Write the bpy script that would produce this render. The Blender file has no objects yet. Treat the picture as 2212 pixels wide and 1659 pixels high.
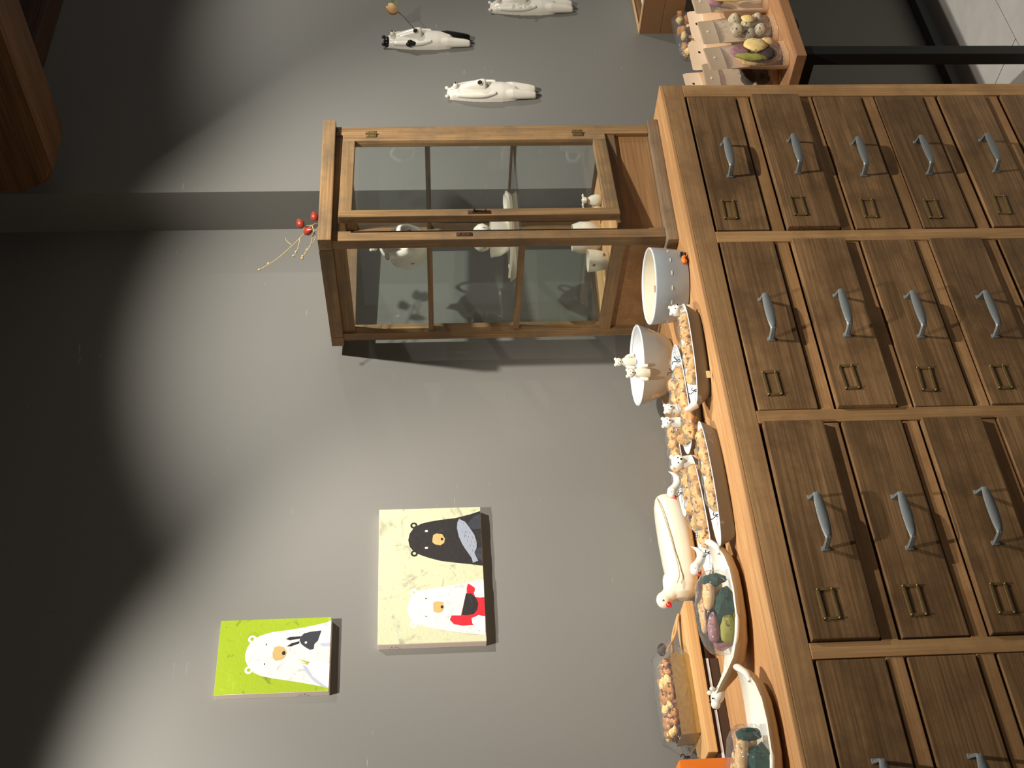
import bpy, bmesh, math, random
from mathutils import Vector, Matrix, noise

random.seed(7)
PI = math.pi
SC = bpy.context.scene
COL = SC.collection

# ------------------------------------------------------------------ camera (portrait shot stored on its side: rolled 90 degrees)
CAM_H = 1.625
def make_camera():
    yaw, pitch, roll = math.radians(37.468), math.radians(3.851), math.radians(1.225)
    w = Vector((math.sin(yaw) * math.cos(pitch), math.cos(yaw) * math.cos(pitch), -math.sin(pitch)))
    r = Vector((math.cos(yaw), -math.sin(yaw), 0))
    d = w.cross(r)
    r2 = math.cos(roll) * r + math.sin(roll) * d
    d2 = -math.sin(roll) * r + math.cos(roll) * d
    cam = bpy.data.cameras.new('camera')
    cam.sensor_fit = 'HORIZONTAL'; cam.sensor_width = 36.0
    cam.lens = 2543.7 / 2212 * 36.0
    cam.clip_start = 0.05
    o = bpy.data.objects.new('camera', cam); COL.objects.link(o)
    m = Matrix((d2, r2, -w)).transposed().to_4x4()
    m.translation = (0, 0, CAM_H)
    o.matrix_world = m
    SC.camera = o
make_camera()

# ------------------------------------------------------------------ light
SC.view_settings.view_transform = 'Standard'
SC.view_settings.look = 'None'
SC.view_settings.gamma = 1.0
SC.view_settings.use_curve_mapping = False
SC.view_settings.exposure = 0.12
SC.cycles.transparent_max_bounces = 40

wd = bpy.data.worlds.new('room_ambience'); SC.world = wd; wd.use_nodes = True
wd.node_tree.nodes['Background'].inputs[0].default_value = (1.0, 0.95, 0.88, 1)
wd.node_tree.nodes['Background'].inputs[1].default_value = 0.18

def spot(name, loc, axis, power, size, blend, radius=0.02, col=(1.0, 0.96, 0.895)):
    l = bpy.data.lights.new(name, 'SPOT')
    l.energy = power; l.spot_size = math.radians(size); l.spot_blend = blend
    l.shadow_soft_size = radius; l.color = col
    o = bpy.data.objects.new(name, l); COL.objects.link(o)
    o.location = loc
    o.rotation_euler = Vector(axis).to_track_quat('-Z', 'Y').to_euler()
    return o
E1 = math.radians(53.5)
AX = (0, math.cos(E1), -math.sin(E1))
spot('track_or_fill_spot', (0.78, 1.20, 2.825), AX, 152, 73, 0.52)
spot('track_or_fill_spot', (2.02, 0.85, 2.825), (0, math.cos(math.radians(50)), -math.sin(math.radians(50))), 190, 75, 0.70)
spot('track_or_fill_spot', (3.75, 1.05, 2.35), (-0.62, 1.15, -0.95), 46, 80, 0.7)
spot('track_or_fill_spot', (3.10, 0.75, 2.825), (0.0, 0.62, -2.4), 90, 46, 0.5)  # added downlight, brightens the floor and the table's right side

# ------------------------------------------------------------------ helpers
def lin(r, g, b):
    f = lambda c: (c / 255 / 12.92) if c / 255 <= 0.04045 else ((c / 255 + 0.055) / 1.055) ** 2.4
    return (f(r), f(g), f(b), 1)

def newmat(name):
    m = bpy.data.materials.new(name); m.use_nodes = True
    nt = m.node_tree
    return m, nt, nt.nodes['Principled BSDF']

def plain(name, col, rough=0.5, metal=0.0, var=0.08, vscale=12.0, bump=0.0, bscale=120.0, spec=0.5, sss=0.0, coat=0.0):
    m, nt, p = newmat(name)
    N = nt.nodes; L = nt.links
    tc = N.new('ShaderNodeTexCoord')
    nz = N.new('ShaderNodeTexNoise'); nz.inputs['Scale'].default_value = vscale; nz.inputs['Detail'].default_value = 4
    L.new(tc.outputs['Object'], nz.inputs['Vector'])
    mx = N.new('ShaderNodeMix'); mx.data_type = 'RGBA'
    c = lin(*col)
    mx.inputs[6].default_value = tuple(v * (1 - var) for v in c[:3]) + (1,)
    mx.inputs[7].default_value = tuple(min(1, v * (1 + var)) for v in c[:3]) + (1,)
    L.new(nz.outputs['Fac'], mx.inputs[0]); L.new(mx.outputs[2], p.inputs['Base Color'])
    p.inputs['Roughness'].default_value = rough; p.inputs['Metallic'].default_value = metal
    p.inputs['Specular IOR Level'].default_value = spec
    p.inputs['Coat Weight'].default_value = coat
    if sss: p.inputs['Subsurface Weight'].default_value = sss; p.inputs['Subsurface Radius'].default_value = (.01, .006, .004)
    if bump:
        nb = N.new('ShaderNodeTexNoise'); nb.inputs['Scale'].default_value = bscale; nb.inputs['Detail'].default_value = 5
        L.new(tc.outputs['Object'], nb.inputs['Vector'])
        bp = N.new('ShaderNodeBump'); bp.inputs['Strength'].default_value = bump; bp.inputs['Distance'].default_value = 0.002
        L.new(nb.outputs['Fac'], bp.inputs['Height']); L.new(bp.outputs['Normal'], p.inputs['Normal'])
    return m

def wood(name, c1, c2, axis='X', rough=0.55, blotch=None, fine=0.35, scale=1.0, spec=0.35, bump=0.25):
    """procedural timber, grain along `axis` of the object"""
    m, nt, p = newmat(name)
    N = nt.nodes; L = nt.links
    tc = N.new('ShaderNodeTexCoord'); oi = N.new('ShaderNodeObjectInfo')
    mul = N.new('ShaderNodeMath'); mul.operation = 'MULTIPLY'; mul.inputs[1].default_value = 37.0
    L.new(oi.outputs['Random'], mul.inputs[0])
    add = N.new('ShaderNodeVectorMath'); add.operation = 'ADD'
    L.new(tc.outputs['Object'], add.inputs[0]); L.new(mul.outputs[0], add.inputs[1])
    mp = N.new('ShaderNodeMapping')
    s = {'X': (1.2, 22, 22), 'Y': (22, 1.2, 22), 'Z': (22, 22, 1.2)}[axis]
    mp.inputs['Scale'].default_value = tuple(v * scale for v in s)
    L.new(add.outputs[0], mp.inputs['Vector'])
    n1 = N.new('ShaderNodeTexNoise'); n1.inputs['Scale'].default_value = 1.0; n1.inputs['Detail'].default_value = 6; n1.inputs['Distortion'].default_value = 0.9
    L.new(mp.outputs[0], n1.inputs['Vector'])
    mp2 = N.new('ShaderNodeMapping')
    s2 = {'X': (6, 260, 260), 'Y': (260, 6, 260), 'Z': (260, 260, 6)}[axis]
    mp2.inputs['Scale'].default_value = s2
    L.new(add.outputs[0], mp2.inputs['Vector'])
    n2 = N.new('ShaderNodeTexNoise'); n2.inputs['Scale'].default_value = 1.0; n2.inputs['Detail'].default_value = 3
    L.new(mp2.outputs[0], n2.inputs['Vector'])
    cr = N.new('ShaderNodeValToRGB'); e = cr.color_ramp.elements
    e[0].position = 0.32; e[0].color = lin(*c1); e[1].position = 0.68; e[1].color = lin(*c2)
    L.new(n1.outputs['Fac'], cr.inputs[0])
    mr = N.new('ShaderNodeMapRange'); mr.inputs[1].default_value = 0.3; mr.inputs[2].default_value = 0.7
    mr.inputs[3].default_value = 1 - fine; mr.inputs[4].default_value = 1 + fine * 0.45
    L.new(n2.outputs['Fac'], mr.inputs[0])
    mm = N.new('ShaderNodeMix'); mm.data_type = 'RGBA'; mm.blend_type = 'MULTIPLY'; mm.inputs[0].default_value = 1.0
    L.new(cr.outputs[0], mm.inputs[6]); L.new(mr.outputs[0], mm.inputs[7])
    out = mm.outputs[2]
    if blotch:
        n3 = N.new('ShaderNodeTexNoise'); n3.inputs['Scale'].default_value = 9.0; n3.inputs['Detail'].default_value = 6; n3.inputs['Roughness'].default_value = 0.65
        L.new(add.outputs[0], n3.inputs['Vector'])
        r3 = N.new('ShaderNodeMapRange'); r3.inputs[1].default_value = 0.45; r3.inputs[2].default_value = 0.66; r3.inputs[3].default_value = 0; r3.inputs[4].default_value = 0.75
        L.new(n3.outputs['Fac'], r3.inputs[0])
        m3 = N.new('ShaderNodeMix'); m3.data_type = 'RGBA'
        L.new(r3.outputs[0], m3.inputs[0]); L.new(out, m3.inputs[6]); m3.inputs[7].default_value = lin(*blotch)
        out = m3.outputs[2]
    # board-to-board tone
    tv = N.new('ShaderNodeMapRange'); tv.inputs[3].default_value = 0.86; tv.inputs[4].default_value = 1.14
    L.new(oi.outputs['Random'], tv.inputs[0])
    m4 = N.new('ShaderNodeMix'); m4.data_type = 'RGBA'; m4.blend_type = 'MULTIPLY'; m4.inputs[0].default_value = 1.0
    L.new(out, m4.inputs[6]); L.new(tv.outputs[0], m4.inputs[7])
    L.new(m4.outputs[2], p.inputs['Base Color'])
    p.inputs['Roughness'].default_value = rough; p.inputs['Specular IOR Level'].default_value = spec
    b = N.new('ShaderNodeBump'); b.inputs['Strength'].default_value = bump; b.inputs['Distance'].default_value = 0.0012
    L.new(n2.outputs['Fac'], b.inputs['Height']); L.new(b.outputs['Normal'], p.inputs['Normal'])
    return m

def clear(name, tint=(1, 1, 1), ior=1.45, rough=0.0, haze=0.0, hazecol=(0.9, 0.9, 0.9), bump=0.0, bscale=60.0, gain=1.0):
    """thin clear sheet: transparency and mirror reflection shared by Fresnel, a little milky haze"""
    m = bpy.data.materials.new(name); m.use_nodes = True
    nt = m.node_tree; N = nt.nodes; L = nt.links; N.clear()
    out = N.new('ShaderNodeOutputMaterial')
    tr = N.new('ShaderNodeBsdfTransparent'); tr.inputs[0].default_value = tint + (1,)
    gl = N.new('ShaderNodeBsdfGlossy'); gl.inputs['Roughness'].default_value = rough
    fr = N.new('ShaderNodeFresnel'); fr.inputs[0].default_value = ior
    mg = N.new('ShaderNodeMath'); mg.operation = 'MULTIPLY'; mg.inputs[1].default_value = gain; mg.use_clamp = True
    L.new(fr.outputs[0], mg.inputs[0])
    ge = N.new('ShaderNodeNewGeometry')                       # same reflectance on both faces of the thin sheet
    io = N.new('ShaderNodeMix'); io.data_type = 'FLOAT'; io.inputs[2].default_value = ior; io.inputs[3].default_value = 1 / ior
    L.new(ge.outputs['Backfacing'], io.inputs[0]); L.new(io.outputs[0], fr.inputs[0])
    mx = N.new('ShaderNodeMixShader')
    L.new(mg.outputs[0], mx.inputs[0]); L.new(tr.outputs[0], mx.inputs[1]); L.new(gl.outputs[0], mx.inputs[2])
    res = mx.outputs[0]
    tc = N.new('ShaderNodeTexCoord')
    if bump:
        nz = N.new('ShaderNodeTexNoise'); nz.inputs['Scale'].default_value = bscale; nz.inputs['Detail'].default_value = 3; nz.inputs['Distortion'].default_value = 1.5
        L.new(tc.outputs['Object'], nz.inputs['Vector'])
        b = N.new('ShaderNodeBump'); b.inputs['Strength'].default_value = bump; b.inputs['Distance'].default_value = 0.006
        L.new(nz.outputs['Fac'], b.inputs['Height']); L.new(b.outputs['Normal'], gl.inputs['Normal']); L.new(b.outputs['Normal'], fr.inputs['Normal'])
    if haze:
        df = N.new('ShaderNodeBsdfDiffuse'); df.inputs[0].default_value = hazecol + (1,)
        m2 = N.new('ShaderNodeMixShader'); m2.inputs[0].default_value = haze
        L.new(res, m2.inputs[1]); L.new(df.outputs[0], m2.inputs[2]); res = m2.outputs[0]
    L.new(res, out.inputs[0])
    return m

def speckled(name, base, specks, sscale=90.0, thr=0.62, rough=0.8, base2=None, bump=0.5):
    m, nt, p = newmat(name); N = nt.nodes; L = nt.links
    tc = N.new('ShaderNodeTexCoord')
    n1 = N.new('ShaderNodeTexNoise'); n1.inputs['Scale'].default_value = sscale; n1.inputs['Detail'].default_value = 3
    n0 = N.new('ShaderNodeTexNoise'); n0.inputs['Scale'].default_value = 40; n0.inputs['Detail'].default_value = 3
    L.new(tc.outputs['Object'], n1.inputs['Vector']); L.new(tc.outputs['Object'], n0.inputs['Vector'])
    b = N.new('ShaderNodeMix'); b.data_type = 'RGBA'; b.inputs[6].default_value = lin(*base); b.inputs[7].default_value = lin(*(base2 or base))
    r0 = N.new('ShaderNodeMapRange'); r0.inputs[1].default_value = 0.38; r0.inputs[2].default_value = 0.62
    L.new(n0.outputs['Fac'], r0.inputs[0]); L.new(r0.outputs[0], b.inputs[0])
    r = N.new('ShaderNodeMapRange'); r.inputs[1].default_value = thr; r.inputs[2].default_value = thr + 0.05
    L.new(n1.outputs['Fac'], r.inputs[0])
    x = N.new('ShaderNodeMix'); x.data_type = 'RGBA'; x.inputs[7].default_value = lin(*specks)
    L.new(r.outputs[0], x.inputs[0]); L.new(b.outputs[2], x.inputs[6]); L.new(x.outputs[2], p.inputs['Base Color'])
    p.inputs['Roughness'].default_value = rough
    bp = N.new('ShaderNodeBump'); bp.inputs['Strength'].default_value = bump; bp.inputs['Distance'].default_value = 0.003
    L.new(n0.outputs['Fac'], bp.inputs['Height']); L.new(bp.outputs['Normal'], p.inputs['Normal'])
    return m

# ---- mesh builders: every one adds to a bmesh
def nb(): return bmesh.new()

def box(bm, x0, x1, y0, y1, z0, z1, bev=0.0):
    vs = [bm.verts.new((x, y, z)) for z in (z0, z1) for y in (y0, y1) for x in (x0, x1)]
    fs = [bm.faces.new([vs[i] for i in f]) for f in ((0, 2, 3, 1), (4, 5, 7, 6), (0, 1, 5, 4), (2, 6, 7, 3), (1, 3, 7, 5), (0, 4, 6, 2))]
    if bev:
        es = list({e for f in fs for e in f.edges})
        bmesh.ops.bevel(bm, geom=es, offset=bev, segments=2, affect='EDGES', profile=0.7)
    return bm

def loft(bm, rings, cap0=True, cap1=True, closed=True):
    R = [[bm.verts.new(p) for p in ring] for ring in rings]
    n = len(R[0])
    for a, b in zip(R, R[1:]):
        for i in range(n if closed else n - 1):
            j = (i + 1) % n
            try: bm.faces.new((a[i], a[j], b[j], b[i]))
            except ValueError: pass
    if cap0: bm.faces.new(list(reversed(R[0])))
    if cap1: bm.faces.new(R[-1])
    return bm

def lathe(bm, prof, seg=48, c=(0, 0, 0), cap0=True, cap1=True):
    return loft(bm, [[(c[0] + r * math.cos(2 * PI * i / seg), c[1] + r * math.sin(2 * PI * i / seg), c[2] + z) for i in range(seg)] for r, z in prof], cap0, cap1)

def ball(bm, c, r, rot=None, u=18, v=12, lump=0.0, lfreq=40.0, seed=0.0):
    if not hasattr(r, '__len__'): r = (r, r, r)
    res = bmesh.ops.create_uvsphere(bm, u_segments=u, v_segments=v, radius=1.0)
    rm = rot.to_matrix() if hasattr(rot, 'to_matrix') else (rot or Matrix.Identity(3))
    c = Vector(c)
    for vt in res['verts']:
        p = Vector((vt.co.x * r[0], vt.co.y * r[1], vt.co.z * r[2]))
        if lump: p *= 1 + lump * noise.noise(p * lfreq + Vector((seed, seed * 1.7, seed * 0.3)))
        vt.co = rm @ p + c
    return bm

def tube(bm, pts, rad, seg=10, cap=True, flat=1.0, up=None):
    """sweep a circle (or ellipse with `flat`) along pts; rad is a number or one per point"""
    P = [Vector(p) for p in pts]
    if not hasattr(rad, '__len__'): rad = [rad] * len(P)
    rings = []; ref = Vector(up) if up else None
    for i, p in enumerate(P):
        t = (P[min(i + 1, len(P) - 1)] - P[max(i - 1, 0)]).normalized()
        if ref is None:
            ref = Vector((0, 0, 1)) if abs(t.z) < 0.9 else Vector((1, 0, 0))
        a = (ref - t * ref.dot(t)).normalized(); b = t.cross(a)
        if up is None: ref = a
        rings.append([tuple(p + a * (rad[i] * flat * math.cos(2 * PI * k / seg)) + b * (rad[i] * math.sin(2 * PI * k / seg))) for k in range(seg)])
    return loft(bm, rings, cap, cap)

def curve(pts, n=8):
    """Catmull-Rom through pts"""
    P = [Vector(p) for p in pts]; P = [2 * P[0] - P[1]] + P + [2 * P[-1] - P[-2]]
    out = []
    for i in range(1, len(P) - 2):
        for k in range(n):
            t = k / n; a, b, c, d = P[i - 1:i + 3]
            out.append(0.5 * ((2 * b) + (-a + c) * t + (2 * a - 5 * b + 4 * c - d) * t * t + (-a + 3 * b - 3 * c + d) * t ** 3))
    out.append(P[-2]); return out

def prism(bm, poly, f, h0, h1):
    """extrude a 2-D outline; f(a, b, h) places it in space"""
    lo = [bm.verts.new(f(a, b, h0)) for a, b in poly]; hi = [bm.verts.new(f(a, b, h1)) for a, b in poly]
    n = len(poly)
    bm.faces.new(list(reversed(lo))); bm.faces.new(hi)
    for i in range(n):
        j = (i + 1) % n; bm.faces.new((lo[i], lo[j], hi[j], hi[i]))
    return bm

def circ(c, rx, rz=None, n=16): return [(c[0] + rx * math.cos(2 * PI * k / n), c[1] + (rz or rx) * math.sin(2 * PI * k / n)) for k in range(n)]

def obj(name, bm, mat, parent=None, smooth=False, loc=None, rz=None, label=None, kind=None):
    bmesh.ops.recalc_face_normals(bm, faces=bm.faces[:])
    me = bpy.data.meshes.new(name); bm.to_mesh(me); bm.free()
    me.materials.append(mat)
    if smooth:
        for p in me.polygons: p.use_smooth = True
        try: me.set_sharp_from_angle(angle=math.radians(42))
        except Exception: pass
    o = bpy.data.objects.new(name, me); COL.objects.link(o)
    if parent: o.parent = parent
    if loc: o.location = loc
    if rz is not None: o.rotation_euler = (0, 0, rz)
    if label: o['label'] = label
    if kind: o['kind'] = kind
    return o

def inst(src, parent=None, loc=None, rot=None, scale=None):
    o = src.copy(); COL.objects.link(o); o.parent = parent
    if loc: o.location = loc
    if rot: o.rotation_euler = rot
    if scale: o.scale = scale
    return o

def tag(o, label, cat, group=None):
    o['label'] = label; o['category'] = cat
    if group: o['group'] = group
    return o

def thing(name, label, cat, loc=(0, 0, 0), rz=0.0, group=None):
    o = bpy.data.objects.new(name, None); COL.objects.link(o)
    o.empty_display_size = 0.05
    o.location = loc; o.rotation_euler = (0, 0, rz)
    return tag(o, label, cat, group)

def fuse(o, voxel=.0016, smooth=6):
    """melt overlapping lumps into one continuous ceramic skin"""
    m = o.modifiers.new('fuse', 'REMESH'); m.mode = 'VOXEL'; m.voxel_size = voxel; m.use_smooth_shade = True
    s = o.modifiers.new('soften', 'SMOOTH'); s.factor = .5; s.iterations = smooth
    return o

def struct(name, bm, mat, **k): return obj(name, bm, mat, kind='structure', **k)

# ------------------------------------------------------------------ materials
M = {}
M['wall'] = plain('grey_wall_paint', (121, 119, 112), rough=0.62, var=0.03, vscale=3.0, bump=0.08, bscale=220)
def scuffs(m):
    """sparse pale scratches in the paint film"""
    nt = m.node_tree; N = nt.nodes; L = nt.links; p = N['Principled BSDF']; src = p.inputs['Base Color'].links[0].from_socket
    tc = N.new('ShaderNodeTexCoord')
    a = N.new('ShaderNodeTexNoise'); a.inputs['Scale'].default_value = 5.0; a.inputs['Detail'].default_value = 1
    mp = N.new('ShaderNodeMapping'); mp.inputs['Rotation'].default_value = (0, .5, .3); mp.inputs['Scale'].default_value = (18, 60, 140)
    L.new(tc.outputs['Object'], a.inputs['Vector']); L.new(tc.outputs['Object'], mp.inputs['Vector'])
    c = N.new('ShaderNodeTexNoise'); c.inputs['Scale'].default_value = 1.0; c.inputs['Detail'].default_value = 2; L.new(mp.outputs[0], c.inputs['Vector'])
    r1 = N.new('ShaderNodeMapRange'); r1.inputs[1].default_value = .60; r1.inputs[2].default_value = .68; L.new(a.outputs['Fac'], r1.inputs[0])
    r2 = N.new('ShaderNodeMapRange'); r2.inputs[1].default_value = .70; r2.inputs[2].default_value = .76; r2.inputs[4].default_value = .35; L.new(c.outputs['Fac'], r2.inputs[0])
    mu = N.new('ShaderNodeMath'); mu.operation = 'MULTIPLY'; L.new(r1.outputs[0], mu.inputs[0]); L.new(r2.outputs[0], mu.inputs[1])
    x = N.new('ShaderNodeMix'); x.data_type = 'RGBA'; x.inputs[7].default_value = lin(196, 192, 182); L.new(mu.outputs[0], x.inputs[0]); L.new(src, x.inputs[6]); L.new(x.outputs[2], p.inputs['Base Color'])
scuffs(M['wall'])
M['ceil'] = plain('dark_ceiling', (70, 66, 60), rough=0.9)
M['floor'] = plain('grey_floor_board', (176, 172, 164), rough=0.55, var=0.16, vscale=14, bump=0.1)
M['joint'] = plain('floor_joint', (90, 87, 82), rough=0.9)
M['black_metal'] = plain('black_powder_coat', (22, 21, 20), rough=0.45, spec=0.4)
M['frame'] = wood('chest_frame_wood', (154, 116, 74), (184, 144, 96), 'Z', blotch=(140, 104, 66), fine=0.2)
M['frame_x'] = wood('chest_rail_wood', (150, 112, 70), (178, 136, 90), 'X', blotch=(136, 98, 62), fine=0.2)
M['rail_dark'] = wood('chest_top_rail_wood', (150, 114, 74), (178, 138, 92), 'X', blotch=(134, 100, 66), fine=0.25)
M['drawer'] = wood('drawer_front_wood', (114, 85, 54), (144, 110, 73), 'X', blotch=(90, 66, 42), fine=0.42, rough=0.5)
M['top'] = wood('chest_top_wood', (176, 130, 84), (204, 158, 106), 'X', blotch=(180, 132, 86), fine=0.22)
M['dark'] = plain('dark_interior', (24, 18, 13), rough=0.9)
M['iron'] = plain('grey_cast_iron', (132, 136, 134), rough=0.45, metal=0.35, bump=0.25, bscale=300, var=0.12)
M['brass'] = plain('tarnished_brass', (146, 122, 78), rough=0.42, metal=0.7, bump=0.2, bscale=400, var=0.25, vscale=60)
M['rust'] = plain('rusty_iron', (84, 58, 42), rough=0.6, metal=0.5, var=0.3, vscale=150)
M['cab'] = wood('cabinet_wood', (126, 98, 64), (170, 134, 90), 'Z', blotch=(106, 90, 70), fine=0.3)
M['cab_x'] = wood('cabinet_rail_wood', (126, 98, 64), (170, 134, 90), 'X', blotch=(106, 90, 70), fine=0.3)
M['cab_y'] = wood('cabinet_side_wood', (126, 98, 64), (170, 134, 90), 'Y', blotch=(106, 90, 70), fine=0.3)
M['cab_panel'] = wood('cabinet_panel_wood', (146, 108, 68), (168, 128, 84), 'X', fine=0.25)
M['cab_base'] = wood('cabinet_plinth_wood', (112, 94, 74), (138, 118, 92), 'X', blotch=(96, 82, 66), fine=0.3)
M['glass'] = clear('cabinet_glass', (0.962, 0.978, 0.972), 1.5, gain=1.1)
M['shelf_glass'] = clear('shelf_glass', (0.95, 0.975, 0.965), 1.5)
M['film'] = clear('clear_film', (0.97, 0.97, 0.96), 1.34, rough=0.12, haze=0.045, bump=1.0, bscale=55, gain=1.5)
M['white'] = plain('white_porcelain', (236, 230, 214), rough=0.22, var=0.02, coat=0.3)
M['cream'] = plain('cream_porcelain', (242, 234, 208), rough=0.2, var=0.02, coat=0.3)
M['ivory'] = plain('ivory_porcelain', (232, 224, 202), rough=0.3, var=0.03, vscale=30)
M['grey_glaze'] = plain('grey_glaze', (150, 156, 158), rough=0.3, var=0.12, vscale=25, coat=0.2)
M['palegrey_glaze'] = plain('pale_grey_glaze', (176, 178, 174), rough=0.3, var=0.08, vscale=25, coat=0.2)
M['rim_white'] = plain('pale_glaze_rim', (224, 228, 230), rough=0.25, var=0.02)
M['stoneware'] = plain('grey_stoneware', (128, 122, 112), rough=0.5, var=0.08, vscale=30)
M['shade_ware'] = plain('tan_shaded_white_ware', (178, 152, 114), rough=0.5, var=0.05)  # shade on the outside of the white bear dishes, put into the colour
M['caramel'] = speckled('caramel_cake', (124, 74, 40), (84, 46, 26), 60, 0.6, base2=(150, 92, 50))
M['black_glaze'] = plain('black_glaze', (20, 18, 17), rough=0.18, var=0.05)
M['red_glaze'] = plain('red_glaze', (196, 26, 30), rough=0.3)
M['orange'] = plain('orange_glaze', (232, 122, 36), rough=0.4, var=0.08)
M['tan'] = plain('tan_glaze', (222, 190, 140), rough=0.4, var=0.08)
M['brown_ink'] = plain('brown_overglaze', (128, 82, 44), rough=0.4)
M['canvas'] = plain('primed_canvas_side', (240, 224, 208), rough=0.9, var=0.05, bump=0.2, bscale=600)
M['cookie'] = speckled('golden_cookie', (222, 180, 116), (112, 68, 32), 120, 0.58, base2=(200, 150, 84))
M['cookie_tan'] = speckled('tan_biscuit', (216, 172, 112), (176, 128, 70), 60, 0.60, base2=(226, 190, 140))
M['cookie_grey'] = speckled('speckled_grey_cookie', (168, 154, 126), (92, 80, 62), 120, 0.58, base2=(196, 180, 150))
M['cookie_yellow'] = speckled('almond_biscotti', (222, 190, 116), (150, 104, 52), 90, 0.64, base2=(236, 208, 140))
M['cookie_mauve'] = speckled('mauve_cookie', (140, 96, 104), (110, 74, 84), 60, 0.6, base2=(160, 116, 118))
M['cookie_olive'] = speckled('olive_cookie', (146, 144, 60), (104, 104, 44), 60, 0.6, base2=(164, 160, 76))
M['cookie_green'] = speckled('dark_green_cookie', (26, 62, 54), (16, 44, 40), 60, 0.6, base2=(34, 74, 64))
M['cookie_dark'] = speckled('dark_cocoa_cookie', (62, 48, 42), (40, 30, 26), 60, 0.6)
M['nut'] = speckled('roasted_nut', (166, 108, 56), (104, 58, 28), 70, 0.58, base2=(200, 146, 84))
M['gold'] = plain('gold_card', (176, 148, 92), rough=0.4, metal=0.55, var=0.12, vscale=30)
M['kraft'] = plain('kraft_paper', (206, 170, 130), rough=0.75, var=0.07, vscale=25, bump=0.15, bscale=80)
M['kraft_back'] = plain('kraft_paper_pale', (226, 200, 168), rough=0.7, var=0.06, vscale=25)
M['zip'] = clear('ziplock_strip', (0.86, 0.80, 0.72), 1.45, rough=0.2, haze=0.62, hazecol=(0.50, 0.39, 0.27))
M['tie'] = plain('black_twist_tie', (18, 16, 15), rough=0.6)
M['board'] = wood('cutting_board_wood', (196, 150, 94), (220, 178, 122), 'X', fine=0.18)
M['walnut'] = wood('dark_walnut', (58, 42, 30), (80, 58, 42), 'X', fine=0.3)
M['slab'] = wood('table_slab_wood', (146, 104, 68), (182, 136, 94), 'X', fine=0.2, blotch=(150, 106, 74))
M['beam'] = wood('reclaimed_beam', (98, 66, 40), (132, 94, 58), 'Y', fine=0.4, scale=0.6)
M['beam_x'] = wood('reclaimed_wall_plank', (78, 56, 44), (104, 76, 60), 'X', fine=0.35, scale=0.6)
M['boxwood'] = plain('tan_box_board', (132, 95, 60), rough=0.75, var=0.04)
M['boxrim'] = plain('pale_box_rim', (206, 168, 120), rough=0.7, var=0.06)
M['twig'] = plain('dry_twig', (196, 172, 116), rough=0.8, var=0.25, vscale=200)
M['stem'] = plain('brown_stem', (74, 54, 36), rough=0.8, var=0.2)
M['hip'] = plain('rosehip_skin', (164, 58, 40), rough=0.3, var=0.2, vscale=60)
M['petal'] = plain('dried_rose_petal', (224, 182, 126), rough=0.7, var=0.2, vscale=80)
M['leaf'] = plain('dry_green_leaf', (108, 116, 74), rough=0.7, var=0.2, vscale=80)
M['lidline'] = plain('cream_glaze_line', (198, 176, 122), rough=0.4)
M['paper'] = plain('white_paper', (232, 230, 226), rough=0.8, var=0.02)
M['ink'] = plain('grey_ink', (120, 118, 114), rough=0.9, var=0.1)

# ------------------------------------------------------------------ the room
YL, YR, XS = 2.38, 2.236, 2.389
struct('wall_left', box(nb(), -2.2, XS, YL, 2.55, 0, 3.0), M['wall'])
struct('wall_right', box(nb(), XS, 5.6, YR, 2.55, 0, 3.0), M['wall'])
struct('ceiling', box(nb(), -2.2, 5.6, -2.5, 2.55, 3.0, 3.1), M['ceil'])
floor = struct('floor', box(nb(), -2.2, 5.6, -2.5, 2.55, -0.08, -0.004), M['joint'])
plank_src = None
for r in range(6):                                    # boards beside the chest, running along the wall
    for c in range(4):
        y1 = 2.234 - r * 0.298; y0 = y1 - 0.295
        x0 = 1.75 + c * 0.9 + (0.4 if r % 2 else 0.0)
        if plank_src is None:
            plank_src = obj('plank', box(nb(), 0, 0.897, 0, 0.295, -0.02, 0.0, bev=0.0015), M['floor'], floor, loc=(x0, y0, 0))
        else:
            inst(plank_src, floor, loc=(x0, y0, 0))
struct('baseboard_right', box(nb(), XS, 5.6, YR - 0.012, YR, 0.0, 0.045, bev=0.002), M['black_metal'])

# timber overhead
def rounded_beam():
    b = nb()
    yend, zb, zt, rad = 2.143, 2.5715, 2.95, 0.085
    prof = [(0.9, zt), (0.9, zb)]
    prof += [(yend - rad + rad * math.sin(a), zb + rad - rad * math.cos(a)) for a in [k * PI / 2 / 8 for k in range(9)]]
    prof += [(yend, zt)]
    prism(b, prof, lambda y, z, h: (h, y, z), 2.30, 2.46)
    es = [e for e in b.edges if abs(e.verts[0].co.x - e.verts[1].co.x) < 1e-6]
    bmesh.ops.bevel(b, geom=es, offset=0.012, segments=3, affect='EDGES')
    return b
tag(obj('timber_beam', rounded_beam(), M['beam'], smooth=True), 'thick reddish brown timber beam with a rounded end overhead', 'beam')
led = thing('wall_plate', 'dark weathered timber plank fixed along the wall behind the beam', 'beam', (2.66, YR, 2.76))
obj('plank', box(nb(), 0, 1.6, -0.055, 0, 0.012, 0.24, bev=0.006), M['beam_x'], led)
obj('edge_strip', box(nb(), 0.02, 1.6, -0.085, 0, -0.012, 0.010, bev=0.004), M['beam_x'], led)

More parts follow.
